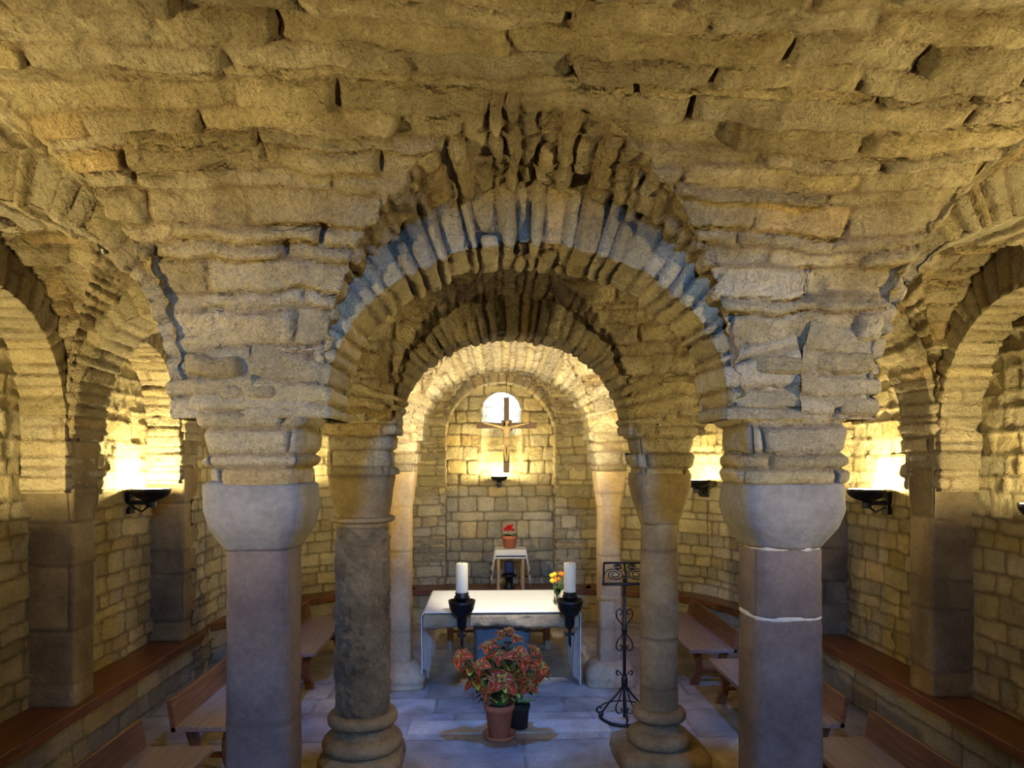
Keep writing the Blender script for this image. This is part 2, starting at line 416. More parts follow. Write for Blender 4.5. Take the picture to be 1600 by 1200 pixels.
# ------------------------------------------------------------------ arches
def arch(name, label, axis, c, plane0, plane1, r, h, zs, zleg, R=0.5, seed=1, res=0.016, p=2.0, mat='arch', hv=0.10, cat='arch', group=None, amp=0.024, faces=(True, True)):
    """a masonry arch swept along its intrados; axis 'x': the opening spans x, thickness runs plane0..plane1 in y"""
    leg = max(zs-zleg, 0)
    n1 = max(3, int(leg/res)); n2 = int((r+h)*PI/2/res)
    th = np.linspace(0, PI, n2)
    ct = np.cos(th); stt = np.sin(th)
    uu = np.sign(ct)*np.abs(ct)**(2/p)*r; zz = zs+np.abs(stt)**(2/p)*h
    lz = np.linspace(zleg, zs, n1)[:-1]
    U = np.concatenate([np.full(len(lz), r), uu, np.full(len(lz), -r)])
    Z = np.concatenate([lz, zz, lz[::-1]])
    # even spacing
    q = np.stack([U, Z], 1); sl = np.concatenate([[0], np.cumsum(np.linalg.norm(np.diff(q, axis=0), axis=1))])
    n = int(sl[-1]/res); ss = np.linspace(0, sl[-1], n); U = np.interp(ss, sl, U); Z = np.interp(ss, sl, Z)
    dU = np.gradient(U); dZ = np.gradient(Z); L = np.hypot(dU, dZ)+1e-9
    nu, nz = dZ/L, -dU/L                     # outward from the opening
    nR = int(R/res); nT = int((plane1-plane0)/res)
    parts_r = []; parts_v = []
    if faces[0]: parts_r.append(np.linspace(R, 0, nR)[:-1]); parts_v.append(np.full(nR-1, plane0))
    parts_r.append(np.zeros(nT)); parts_v.append(np.linspace(plane0, plane1, nT))
    if faces[1]: parts_r.append(np.linspace(0, R, nR)[1:]); parts_v.append(np.full(nR-1, plane1))
    rr = np.concatenate(parts_r); vv = np.concatenate(parts_v)
    # round the corners a little
    tt = np.concatenate([[0], np.cumsum(np.hypot(np.diff(rr), np.diff(vv)))])
    A = c+U[:, None]+nu[:, None]*rr[None, :]; ZZ = Z[:, None]+nz[:, None]*rr[None, :]; VV = vv[None, :]+0*A
    P = np.stack([A, VV, ZZ], -1) if axis == 'x' else np.stack([VV, A, ZZ], -1)
    s = ss[:, None]+0*A; t = tt[None, :]+0*A
    N = normals(P)
    # orient: soffit normal must point into the opening
    k = n//2; jmid = len(rr)//2
    if faces[0] and not faces[1]: jmid = len(rr)-nT//2
    if N[k, jmid, 2] > 0: N = -N; fl = True
    else: fl = False
    d, tint, jt = stones(s, t, P, h=hv, l=1.8, lj=0.3, seed=seed, amp=amp, edge=0.028, groove=0.026, tilt=0.7, warp=0.03, jw=0.010, mort=0.5, gap=0.03)
    d = d+0.016*fbm(P, 8, seed, 4)+0.012*fbm(P, 2.5, seed+4, 2)
    P2 = P+N*d[..., None]
    Q = quads(*A.shape)
    if fl: Q = Q[:, ::-1]
    o = link(name, np_mesh(name, P2.reshape(-1, 3), Q, tint.reshape(-1, 3), jt.reshape(-1)), M[mat])
    return tag(o, label, cat, group)

def span(i, side):
    y = ROW[i]; c = float(cfun(y)); p = float(pfun(y))
    if side == 0: return 0.0, c-p
    Wd = WL if side < 0 else WR
    return side*(Wd+c+p)/2, (Wd-c-p)/2
for i, wd in enumerate(('nearest', 'second', 'farthest')):
    c, a = span(i, 0)
    arch('transverse_arch', ['wide rubble arch between the two front octagonal columns, lit blue', 'dim rubble arch over the two round columns', 'brightly lit rubble arch over the altar'][i],
         'x', c, ROW[i]-T, ROW[i]+T, a-0.035, [0.80, 0.78, 0.77][i], ZS, 2.90, R=0.42, seed=100+i, res=0.013+0.004*i, cat='arch', hv=0.085)
    for sd in (-1, 1):
        c, a = span(i, sd)
        sn = 'left' if sd < 0 else 'right'
        where = ['from the front octagonal column', 'from the round column', 'beside the altar'][i]
        arch('aisle_arch', f'rubble arch across the {sn} aisle {where}', 'x', c, ROW[i]-T, ROW[i]+T, a-0.05, 0.98, ZS, 2.90, R=0.42, seed=120+i*2+sd, res=0.015+0.003*i, p=2.1, hv=0.10)
bays = [(1.15, ROW[0]-T), (ROW[0]+T, ROW[1]-T), (ROW[1]+T, ROW[2]-T)]
for bi, (a0, a1) in enumerate(bays):
    for sd in (-1, 1):
        sn = 'left' if sd < 0 else 'right'
        Wi, Ri = (WL, RL) if sd < 0 else (WR, RR)
        lo, hi = sorted((sd*Wi, sd*(Ri+0.1)))
        c = (a0+a1)/2; r = (a1-a0)/2-0.04
        if bi == 0: continue
        fc = (False, True) if sd < 0 else (True, False)
        arch('wall_arch', f'blind arch in the {sn} wall ' + ('framing the wall lamp' if bi == 2 else 'nearest the photo edge'), 'y', c, lo, hi, r, 0.95 if bi == 1 else 0.88, ZS, 2.4, R=0.42, seed=150+bi*2+sd, res=0.017, hv=0.11, faces=fc)
# the rear wall niche arch
arch('niche_arch', 'small round arch of the rear wall niche around the crucifix', 'x', 0.0, 11.95, 12.42, 0.92, 0.92, 3.05, 0.5, R=0.55, seed=170, res=0.02, hv=0.13, faces=(True, False), amp=0.012)

# ------------------------------------------------------------------ walls
def wall_strip(name, pts, z0, z1, seed, parent=None, res=0.022, h=0.17, l=0.34, inside=1, mask=None, kind='structure', **kw):
    """vertical wall following a plan polyline"""
    pts = np.array(pts, float); sl = np.concatenate([[0], np.cumsum(np.linalg.norm(np.diff(pts, axis=0), axis=1))])
    n = max(int(sl[-1]/res), 4); ss = np.unique(np.concatenate([np.linspace(0, sl[-1], n), sl]))
    x = np.interp(ss, sl, pts[:, 0]); y = np.interp(ss, sl, pts[:, 1])
    zz = np.linspace(z0, z1, int((z1-z0)/res))
    P = np.stack([x[:, None]+0*zz[None], y[:, None]+0*zz[None], zz[None]+0*x[:, None]], -1)
    s = P[..., 2]; t = ss[:, None]+0*zz[None]
    mk = mask(P) if mask is not None else None
    a = dict(gap=0.028, rough=0.014, roughsc=10, amp=0.015, edge=0.022, groove=0.024, tilt=0.7, warp=0.035, jw=0.011); a.update(kw)
    o = stone_grid(name, P, s, t, M['wall'], parent, flip=inside, mask=mk, h=h, l=l, seed=seed, **a)
    if kind: tag(o, kind=kind)
    return o
ZT = 4.5; ZF = 5.5
def curve(pts, n=8):
    # Catmull-Rom through the points
    out = []
    P = [np.array(p, float) for p in pts]; P = [2*P[0]-P[1]]+P+[2*P[-1]-P[-2]]
    for i in range(1, len(P)-2):
        for k in range(n):
            t = k/n; out.append(0.5*((2*P[i])+(-P[i-1]+P[i+1])*t+(2*P[i-1]-5*P[i]+4*P[i+1]-P[i+2])*t*t+(-P[i-1]+3*P[i]-3*P[i+1]+P[i+2])*t**3))
    out.append(P[-2]); return out
apL = curve([(-WL, ROW[2]+0.02), (-3.75, 9.8), (-3.3, 10.9), (-2.5, 11.6), (-1.6, 11.95)])+[np.array((-0.93, 11.95))]
apR = curve([(WR, ROW[2]+0.02), (3.6, 9.8), (3.2, 10.9), (2.4, 11.6), (1.6, 11.95)])+[np.array((0.93, 11.95))]
wall_l = wall_strip('wall_left', [(-RL, -2.5), (-RL, 8.6)], 0, ZF, 201, inside=-1)
wall_r = wall_strip('wall_right', [(RR, -2.5), (RR, 8.6)], 0, ZF, 202, inside=1)
wall_strip('wall_left', apL, 0, ZT, 203, inside=-1)
wall_strip('wall_right', apR, 0, ZT, 204, inside=1)
# niche back with the window opening
WX, WZ0, WZ1, WHW = 0.02, 2.44, 3.84, 0.35
def win_outline(hw, z0, z1, n=24, cx=WX):
    pts = [(cx-hw, z0)]+[(cx+hw, z0)]
    zr = z1-hw
    pts2 = [(cx+hw*math.cos(a), zr+hw*math.sin(a)) for a in np.linspace(0, PI, n)]
    L1 = [(cx-hw+2*hw*k/10, z0) for k in range(10)]+[(cx+hw, z0+(zr-z0)*k/14) for k in range(14)]
    L2 = pts2[:-1]+[(cx-hw, zr-(zr-z0)*k/14) for k in range(14)]
    return L1+L2
def wmask(P):
    x = P[..., 0]-WX; z = P[..., 2]; zr = WZ1-WHW
    ins = (np.abs(x) < WHW-0.01) & (z > WZ0+0.01) & ((z < zr) | (np.hypot(x, z-zr) < WHW-0.01))
    return ~ins
wall_b = wall_strip('wall_back', [(-1.1, 12.35), (1.1, 12.35)], 0, ZT, 205, inside=1, mask=wmask, res=0.018, h=0.22, l=0.40)
# fix orientation below
oa = win_outline(WHW, WZ0, WZ1); ob = win_outline(0.15, 3.28, 3.82)
ob = [(x+0.04, z) for x, z in ob]
P = np.zeros((40, len(oa), 3))
for k in range(40):
    t = k/39
    for j in range(len(oa)):
        P[k, j] = (oa[j][0]*(1-t)+ob[j][0]*t, 12.35+0.50*t, oa[j][1]*(1-t)+ob[j][1]*t)
for j in range(len(oa)):   # a flange behind the wall face closes the gap around the opening
    ex_ = 0.06 if oa[j][1] > WZ0+0.001 else 0.0
    P[0, j] = (WX+(oa[j][0]-WX)*1.2, 12.375, oa[j][1]+(0.06 if oa[j][1] > WZ1-WHW else -0.06 if oa[j][1] < WZ0+0.001 else 0)); P[1, j] = (oa[j][0], 12.335, oa[j][1])
s_ = P[..., 2]; t_ = P[..., 1]
o = stone_grid('window_1', P, s_, t_, M['wall'], None, flip=1, wrap=True, h=0.2, l=0.5, seed=260, amp=0.008, edge=0.02, groove=0.012, tilt=0.5, warp=0.02, rough=0.006)
tag(o, kind='structure')

# pilasters on the side walls (stand on the wall bench)
def prism(name, cx, cy, prof, mat, parent=None, n=96, res=0.02, seed=1, h=0.3, l=0.6, tinted=True, wobble=0.0, rough=0.006, roughsc=9, **kw):
    """prof: list (z, hx, hy, exponent) – a rounded square or round shaft"""
    prof = np.array(prof, float); zz = []
    for a, b_ in zip(prof[:-1], prof[1:]):
        m = max(2, int(max(abs(b_[0]-a[0]), abs(b_[1]-a[1]))/res)); zz.append(np.linspace(0, 1, m, endpoint=False))
    rows = []
    for (a, b_), tt in zip(zip(prof[:-1], prof[1:]), zz):
        for t in tt: rows.append(a*(1-t)+b_*t)
    rows.append(prof[-1]); rows = np.array(rows)
    top = rows[-1].copy(); top[1:3] *= 0.01; bot = rows[0].copy(); bot[1:3] *= 0.01
    th = np.linspace(0, 2*PI, n, endpoint=False)+0.0
    C, Sn = np.cos(th), np.sin(th)
    e = 2/rows[:, 3:4]
    X = cx+rows[:, 1:2]*np.sign(C)*np.abs(C)[None]**e; Y = cy+rows[:, 2:3]*np.sign(Sn)*np.abs(Sn)[None]**e
    Z = rows[:, 0:1]+0*X
    P = np.stack([X, Y, Z], -1)
    rad = 0.5*(rows[:, 1:2]+rows[:, 2:3])
    t = th[None]*rad.mean()+0*X
    # normals horizontal-ish
    N = normals(P, 1, True)
    out = (N[..., 0]*(X-cx)+N[..., 1]*(Y-cy))
    if out.mean() < 0: N = -N; fl = True
    else: fl = False
    d, tint, jt = stones(Z, t, P, h=h, l=l, seed=seed, **kw)
    if wobble:
        sd = np.full(Z.shape, seed); i, _, _ = cellidx((Z+kw.get('warp', 0.03)*fbm(P, 1.3, seed+50, 2)+0.3*kw.get('warp', 0.03)*vn(P, 7, seed+5))/h, sd)
        d = d+wobble*(hsh(i, sd+70)-0.5)*2+wobble*0.8*vn(np.stack([X*3, Y*3, i*7.7+0*Z], -1), 1, seed)
    d = d+rough*fbm(P, roughsc, seed, 3)
    P2 = P+N*d[..., None]
    m_, n_ = X.shape
    V = P2.reshape(-1, 3); Q = quads(m_, n_, True)
    # caps: collapse an extra ring
    capt = np.array([[cx, cy, V[-n_:, 2].mean()]]); capb = np.array([[cx, cy, V[:n_, 2].mean()]])
    V = np.concatenate([V, np.repeat(capb, 1, 0), np.repeat(capt, 1, 0)])
    ib, it = len(V)-2, len(V)-1
    j = np.arange(0, n_, 2)
    Qt = np.stack([(m_-1)*n_+j, (m_-1)*n_+(j+1) % n_, (m_-1)*n_+(j+2) % n_, np.full_like(j, it)], -1)
    Qb = np.stack([(j+2) % n_, (j+1) % n_, j, np.full_like(j, ib)], -1)
    Q = np.concatenate([Q, Qt, Qb])
    if fl: Q = Q[:, ::-1]
    tint = np.concatenate([tint.reshape(-1, 3), np.ones((2, 3))]); jt = np.concatenate([jt.reshape(-1), [0, 0]])
    return link(name, np_mesh(name, V, Q, tint, jt), mat, parent)
for i in range(3):
    for sd in (-1, 1):
        Wi, Ri = (WL, RL) if sd < 0 else (WR, RR)
        cx = sd*(Wi+Ri+0.14)/2; hx = (Ri+0.14-Wi)/2
        o = prism('pilaster', cx, ROW[i], [(0.57, hx, 0.17, 14), (2.2, hx, 0.17, 14), (2.32, hx+0.01, 0.20, 14), (3.05, hx+0.02, 0.24, 14)], M['brown'], wall_l if sd < 0 else wall_r, n=160, res=0.025,
              seed=300+i*2+sd, h=0.42, l=0.8, amp=0.010, edge=0.02, groove=0.014, warp=0.03, tilt=0.5)

# ------------------------------------------------------------------ floor
P = np.stack(np.meshgrid(np.arange(-4.5, 4.5, 0.03), np.arange(-2.6, 12.6, 0.03), indexing='ij')+[None], 0)[:2] if False else None
gx, gy = np.meshgrid(np.arange(-4.5, 4.5, 0.028), np.arange(-2.6, 12.6, 0.028), indexing='ij')
P = np.stack([gx, gy, np.zeros_like(gx)], -1)
o = stone_grid('floor', P, gy, gx, M['floor'], None, flip=1, h=0.62, l=0.85, seed=401, amp=0.003, edge=0.02, groove=0.008, tilt=0.4, warp=0.04, rough=0.004, roughsc=5)
tag(o, kind='structure')

# outer mass of the building: keeps the daylight out except through the window and the doorway
mb = MB()
mb.box((-5.2, -5.2, 5.6), (5.2, 13.8, 5.9)); mb.box((-5.2, -5.2, -0.4), (5.2, 13.8, -0.1))
mb.box((-5.2, -5.2, -0.1), (-4.75, 13.8, 5.6)); mb.box((4.75, -5.2, -0.1), (5.2, 13.8, 5.6)); mb.box((-4.75, -5.2, -0.1), (4.75, -4.9, 5.6))
mb.box((-4.75, 12.80, -0.1), (-0.5, 13.1, 5.6)); mb.box((0.5, 12.80, -0.1), (4.75, 13.1, 5.6))
mb.box((-0.5, 12.80, -0.1), (0.5, 13.1, 3.1)); mb.box((-0.5, 12.80, 3.98), (0.5, 13.1, 5.6))
o = mb.build('wall_outer', M['shell']); tag(o, kind='structure')
# entrance wall behind the viewer; unseen doorway head shaped to keep daylight off vaults
mb = MB(); mb.box((-4.75, -2.75, -0.1), (-0.6, -2.45, 5.6)); mb.box((0.8, -2.75, -0.1), (4.75, -2.45, 5.6)); mb.box((-0.6, -2.75, -0.1), (0.8, -2.45, 3.6))
hd_ = [(-0.6, 4.84), (-0.5, 4.90), (-0.3, 4.965), (-0.1, 5.01), (0.1, 5.025), (0.3, 5.01), (0.5, 4.965), (0.7, 4.90), (0.8, 4.84)]
vs_ = [(x, y, z) for y in (-2.75, -2.45) for x, z in hd_]+[(x, y, 5.6) for y in (-2.75, -2.45) for x, z in hd_]
fs_ = [(i, i+1, i+10, i+9) for i in range(8)]+[(i, i+1, i+19, i+18) for i in list(range(8))+list(range(9, 17))]
mb.add(vs_, fs_, False)
o = mb.build('wall_front', M['shell']); tag(o, kind='structure')

# ------------------------------------------------------------------ columns
KC = dict(ta=0.15, amp=0.002, edge=0.01, groove=0.004, tilt=0.3, warp=0.012, jw=0.012)
def zpix(py, d): return CAM.z+(715-py)/F*d
def front_column(x, w, sd, seed):
    y = ROW[0]
    sn = 'left' if sd < 0 else 'right'
    t = empty('octagonal_column', (x, y, 0))
    tag(t, f'front {sn} chamfered stone column with bulging block capital, lit blue' + (' and pale mortar joints' if sd > 0 else ''), 'column', 'front columns')
    loc = dict(parent=None)
    def part(name, prof, **kw):
        o = prism(name, 0, 0, prof, M['shaft' if name in ('shaft', 'drum') else 'column'], t, **kw); return o
    part('base', [(0, w+0.13, w+0.13, 9), (0.16, w+0.12, w+0.12, 9), (0.2, w+0.06, w+0.06, 6), (0.26, w+0.03, w+0.03, 6)], seed=seed, h=1, l=3, **KC)
    if sd < 0: part('shaft', [(0.26, w, w, 4.2), (2.215, w, w, 4.2)], seed=seed+1, h=5, l=9, n=128, **KC)
    else:
        part('shaft', [(0.26, w*1.03, w*1.03, 4.2), (1.80, w*1.0, w, 4.2), (1.835, w*0.97, w*0.97, 4)], seed=seed+1, h=5, l=9, n=128, **KC)
        part('drum', [(1.845, w*0.97, w*0.97, 4.2), (1.86, w, w, 4.2), (2.20, w*0.99, w*0.99, 4.2), (2.215, w*0.96, w*0.96, 4.2)], seed=seed+6, h=5, l=9, n=128, **KC)
        for z in (1.825, 2.205): o = prism('mortar_joint', 0, 0, [(z, w*0.97, w*0.97, 4), (z+0.012, w*0.995, w*0.995, 4), (z+0.026, w*0.97, w*0.97, 4)], M['mortar'], t, seed=seed+7, h=5, l=9, n=160, res=0.004, rough=0.016, roughsc=14, **KC)
    part('capital', [(2.215, w+0.00, w+0.00, 4.5), (2.25, w+0.02, w+0.02, 4.5), (2.33, w+0.065, w+0.06, 5.5), (2.43, w+0.085, w+0.08, 7), (2.555, w+0.075, w+0.07, 8), (2.57, w+0.05, w+0.05, 8)], seed=seed+2, h=3, l=9, n=160, rough=0.014, roughsc=5, **KC)
    # rough springer stones
    o = prism('springer', 0, 0, [(2.56, w+0.075, 0.245, 6), (2.84, w+0.09, 0.255, 7), (2.97, w+0.16, 0.26, 8), (3.09, w+0.16, 0.20, 8)], M['arch'], t, n=220, res=0.012, seed=seed+3, h=0.105, l=0.5,
              wobble=0.022, amp=0.02, edge=0.035, groove=0.03, tilt=0.8, warp=0.03, rough=0.016)
    return t
front_column(-1.425, 0.175, -1, 500)
front_column(1.405, 0.19, 1, 520)
def mid_column(x, w, sd, seed):
    y = ROW[1]
    t = empty('round_column', (x, y, 0))
    tag(t, 'thick round column with deeply pitted shaft and ring under its capital' if sd < 0 else 'slimmer round column of drums on a moulded base and rough plinth', 'column', 'round columns')
    mt = M['pitted'] if sd < 0 else M['brown']
    if sd > 0: prism('plinth', 0, 0, [(0, 0.40, 0.40, 7), (0.10, 0.39, 0.39, 7), (0.13, 0.34, 0.34, 6)], M['brown'], t, seed=seed, h=1, l=3, rough=0.02, **KC)
    else: prism('plinth', 0, 0, [(0, 0.36, 0.36, 6), (0.10, 0.35, 0.35, 5), (0.13, 0.30, 0.30, 4)], M['brown'], t, seed=seed, h=1, l=3, rough=0.02, **KC)
    b = w
    def torus(z0, z1, r0, r1, k=9):
        return [(z0+(z1-z0)*(0.5-0.5*math.cos(PI*i/k)), r0+(r1-r0)*math.sin(PI*i/k), r0+(r1-r0)*math.sin(PI*i/k), 2.2) for i in range(k+1)]
    prism('base', 0, 0, torus(0.12, 0.27, b+0.02, b+0.115)+torus(0.27, 0.35, b+0.015, b+0.01)+torus(0.35, 0.46, b+0.015, b+0.07), M['brown'], t, seed=seed+1, h=2, l=9, res=0.01, **KC)
    top = 2.10 if sd < 0 else 2.12
    prism('shaft', 0, 0, [(0.45, w*1.0, w*1.0, 2), (1.3, w*1.01, w*1.01, 2.05), (top, w*0.96, w*0.96, 2)], mt, t, seed=seed+2, h=5 if sd < 0 else 0.62, l=9, n=150,
          res=0.012 if sd < 0 else 0.02, rough=0.034 if sd < 0 else 0.006, roughsc=20 if sd < 0 else 9, **KC)
    if sd < 0:
        prism('astragal', 0, 0, torus(2.13, 2.19, w*0.98, w+0.05), M['brown'], t, seed=seed+3, h=2, l=9, res=0.01, **KC)
        prism('capital', 0, 0, [(2.09, w*0.96, w*0.96, 2.2), (2.20, w*0.97, w*0.97, 2.6), (2.40, w+0.02, w+0.02, 5), (2.56, w+0.04, w+0.03, 7)], M['brown'], t, seed=seed+4, h=2, l=9, rough=0.012, **KC)
    else:
        prism('capital', 0, 0, [(2.11, w*0.98, w*0.98, 2.6), (2.30, w+0.045, w+0.045, 4.5), (2.46, w+0.075, w+0.075, 7), (2.56, w+0.075, w+0.07, 7)], M['brown'], t, seed=seed+4, h=2, l=9, rough=0.008, **KC)
    prism('springer', 0, 0, [(2.55, w+0.06, 0.245, 7), (2.84, 0.26, 0.255, 8), (3.00, 0.31, 0.25, 8), (3.12, 0.31, 0.20, 8)], M['arch'], t, n=180, res=0.015, seed=seed+5, h=0.12, l=0.3, wobble=0.016, amp=0.016, edge=0.03, groove=0.025, tilt=0.8, warp=0.03, rough=0.014)
mid_column(-1.325, 0.235, -1, 540)
mid_column(1.325, 0.168, 1, 560)
def rear_column(x, sd, seed):
    y = ROW[2]-0.05
    t = empty('square_pillar', (x, y, 0))
    sn = 'left' if sd < 0 else 'right'
    tag(t, f'slender square stone pillar with flared capital at the {sn} of the altar', 'column', 'altar pillars')
    prism('base', 0, 0, [(0, 0.30, 0.26, 5), (0.13, 0.30, 0.25, 5), (0.24, 0.24, 0.22, 4), (0.30, 0.16, 0.16, 4)], M['tan'], t, seed=seed, h=1, l=3, rough=0.035, roughsc=5, **KC)
    prism('shaft', 0, 0, [(0.26, 0.135, 0.15, 6), (2.12, 0.130, 0.15, 6)], M['tan'], t, seed=seed+1, h=0.8, l=9, n=96, **KC)
    prism('capital', 0, 0, [(2.11, 0.135, 0.15, 7), (2.30, 0.16, 0.17, 8), (2.52, 0.185, 0.19, 9), (2.55, 0.18, 0.18, 9)], M['tan'], t, seed=seed+2, h=2, l=9, **KC)
    prism('springer', 0, 0, [(2.54, 0.20, 0.245, 7), (2.84, 0.23, 0.26, 8), (3.12, 0.25, 0.20, 8)], M['arch'], t, n=160, res=0.015, seed=seed+5, h=0.12, l=0.26, wobble=0.016, amp=0.016, edge=0.03, groove=0.025, tilt=0.8, warp=0.03, rough=0.014)
rear_column(-1.25, -1, 580)
rear_column(1.24, 1, 600)

# ------------------------------------------------------------------ benches built along the walls
def offset_poly(pts, d):
    pts = [np.array(p, float) for p in pts]; out = []
    for i, p in enumerate(pts):
        a = pts[max(i-1, 0)]; b_ = pts[min(i+1, len(pts)-1)]
        t = b_-a; t = t/np.linalg.norm(t); out.append(p+np.array([-t[1], t[0]])*d)
    return out
def wall_bench(name, label, pts, side, seed):
    t = empty(name, (0, 0, 0)); tag(t, label, 'bench', 'wall benches')
    inn = offset_poly(pts, side*0.44); base = offset_poly(pts, side*0.38)
    mb = MB(); n = len(pts); vs = []
    for i in range(n):
        a = offset_poly(pts, -side*0.06)[i]
        vs += [(a[0], a[1], 0.57), (inn[i][0], inn[i][1], 0.57), (inn[i][0], inn[i][1], 0.475), (a[0], a[1], 0.475)]
    fs = [(i*4+k, i*4+(k+1) % 4, (i+1)*4+(k+1) % 4, (i+1)*4+k) for i in range(n-1) for k in range(4)]+[(0, 1, 2, 3), (n*4-1, n*4-2, n*4-3, n*4-4)]
    if side > 0: fs = [f[::-1] for f in fs]
    mb.add(vs, fs, False); o = mb.build('seat', M['wood'], t, bevel=0.006)
    st = wall_strip('riser', base, 0, 0.476, seed, t, h=0.3, l=0.9, inside=-1 if side < 0 else 1, kind=None, amp=0.006, groove=0.01)
    return t
pL = [(-RL, y) for y in np.arange(-2.3, 8.9, 0.8)]+[(-RL, 8.85), (-WL-0.1, 9.0)]
wall_bench('wall_bench', 'dark brown plank bench along the left wall on a plastered stone riser', [(-RL, y) for y in (-2.3, 2, 5, 8.8)]+[(-4.2, 9.3)]+[tuple(p) for p in curve([(-3.9, 9.75), (-3.42, 10.85), (-2.55, 11.6), (-1.5, 11.95)], 5)], -1, 620)
wall_bench('wall_bench', 'dark brown plank bench along the right wall on a stone riser', [(RR, y) for y in (-2.3, 2, 5, 8.7)]+[(4.05, 9.2)]+[tuple(p) for p in curve([(3.78, 9.75), (3.32, 10.85), (2.45, 11.6), (1.5, 11.95)], 5)], 1, 630)
wall_bench('wall_bench', 'brown plank bench along the rear wall behind the altar', [(-1.49, 11.95), (-0.93, 11.96), (0.93, 11.96), (1.49, 11.95)], -1, 640)

# ------------------------------------------------------------------ free benches in the aisles
def make_bench(L, wd=0.56):
    """local: long axis y (0..L), inner edge x=0, backrest at x=wd"""
    r = empty('bench')
    mb = MB(); mb.box((0, 0, 0.405), (wd, L, 0.45)); mb.build('seat', M['swood'], r, bevel=0.006)
    mb = MB(); rot = Matrix.Rotation(math.radians(9), 3, 'Y'); mb.box((wd-0.045, 0.0, 0.40), (wd, L, 0.67), rot, (wd, 0, 0.42)); mb.build('backrest', M['bwood'], r, bevel=0.006)
    for yy in (0.10, L-0.17):
        for k, x0 in enumerate((0.06, wd-0.15)):
            mb = MB(); sgn = -1 if k == 0 else 1; vs = []; n = 9
            for i in range(n):
                z = 0.405*i/(n-1); bend = 0.05*math.sin(PI*z/0.405)*-sgn + sgn*0.02*(1-z/0.405); hw = 0.035+0.015*abs(2*z/0.405-1)
                cx = x0+0.045+bend
                vs += [(cx-hw, yy, z), (cx+hw, yy, z), (cx+hw, yy+0.06, z), (cx-hw, yy+0.06, z)]
            fs = [(i*4+q, i*4+(q+1) % 4, (i+1)*4+(q+1) % 4, (i+1)*4+q) for i in range(n-1) for q in range(4)]+[(3, 2, 1, 0), (n*4-4, n*4-3, n*4-2, n*4-1)]
            mb.add(vs, fs, False); mb.build('leg', M['wood'], r, bevel=0.004)
        mb = MB(); mb.box((0.10, yy+0.01, 0.14), (wd-0.10, yy+0.05, 0.18)); mb.build('stretcher', M['wood'], r, bevel=0.003)
    return r
bp = make_bench(1.95)
spots = [(2.15, 8.24, 0, 'wooden bench with low backrest in the right aisle, farthest from the viewer'),
         (2.25, 5.92, 0, 'wooden bench in the right aisle, half hidden behind the front right column'),
         (2.30, 3.68, 0, 'wooden bench in the right aisle, cut by the bottom of the photo'),
         (-2.20, 8.24, 1, 'wooden bench with low backrest in the left aisle, beyond the round pitted column'),
         (-2.30, 6.02, 1, 'wooden bench in the left aisle, half hidden behind the front left column'),
         (-2.35, 3.68, 1, 'wooden bench in the left aisle, cut by the bottom of the photo')]
for k, (x, y, fl, lab) in enumerate(spots):
    o = bp if k == 0 else copy_tree(bp)
    if fl: o.rotation_euler = (0, 0, PI); o.location = (x, y+1.95, 0)
    else: o.location = (x, y, 0)
    tag(o, lab, 'bench', 'movable benches in the aisles')

# ------------------------------------------------------------------ wall lamps
def make_lamp(r=0.20):
    t = empty('wall_lamp')
    mb = MB(); pr = []
    for k in range(11): a = PI/2*k/10; pr.append((r*math.sin(a)+0.001, -0.13*math.cos(a)))
    pr2 = [((r-0.012)*math.sin(PI/2*k/10), -0.118*math.cos(PI/2*k/10)) for k in range(10, -1, -1)]
    n = 36; mb.lathe([(0.05, -0.20), (0.055, -0.155), (0.045, -0.13)]+pr[2:]+[(r, 0.005), (r-0.012, 0.005)], n=n)
    mb.f = [f for f in mb.f if len(f) <= 4]; mb.sm = [True]*len(mb.f)
    mb.lathe([(0.052, -0.20), (0.001, -0.20)], n=n)
    mb.f = [f for f in mb.f if len(f) <= 4]; mb.sm = [True]*len(mb.f)
    mb.build('bowl', M['iron'], t)
    mb = MB(); mb.lathe(pr2, n=n); mb.f = [f for f in mb.f if len(f) <= 4]; mb.sm = [True]*len(mb.f); mb.build('reflector', M['lampin'], t)
    # bracket towards +y (the wall)
    mb = MB(); mb.tube([(0, 0.03, -0.19), (0, 0.10, -0.245), (0, 0.19, -0.20), (0, r+0.04, -0.15)], 0.013)
    mb.box((-0.06, r+0.0, -0.27), (0.06, r+0.05, -0.02)); mb.box((-0.025, 0.05, -0.17), (0.025, r+0.02, -0.12)); mb.build('bracket', M['iron'], t, bevel=0.004)
    mb = MB(); mb.lathe([(0.001, -0.06), (0.025, -0.055), (0.035, -0.03), (0.025, -0.008), (0.001, -0.004)], n=16); mb.build('bulb', M['bulb'], t)
    return t
lp = make_lamp()
lamps = [((-RL+0.25, 7.85, 2.36), PI/2, 230, 'bowl wall lamp on the left wall under the blind arch'),
         ((RR-0.25, 7.50, 2.36), -PI/2, 230, 'bowl wall lamp on the right wall under the blind arch'),
         ((-RL+0.25, 5.0, 2.36), PI/2, 150, 'bowl wall lamp on the left wall beyond the photo edge'),
         ((RR-0.25, 5.0, 2.36), -PI/2, 150, 'bowl wall lamp on the right wall beyond the photo edge'),
         ((-RL+0.25, 1.6, 2.36), PI/2, 760, 'bowl wall lamp on the left wall beside the viewer'),
         ((RR-0.25, 1.6, 2.36), -PI/2, 760, 'bowl wall lamp on the right wall beside the viewer'),
         ((-3.05, 10.75, 2.36), math.radians(45), 100, 'bowl wall lamp behind the left columns'),
         ((2.97, 10.72, 2.36), -math.radians(45), 100, 'bowl wall lamp behind the front right column'),
         ((-0.02, 12.08, 2.38), 0, 130, 'small bowl lamp on the rear wall below the crucifix')]
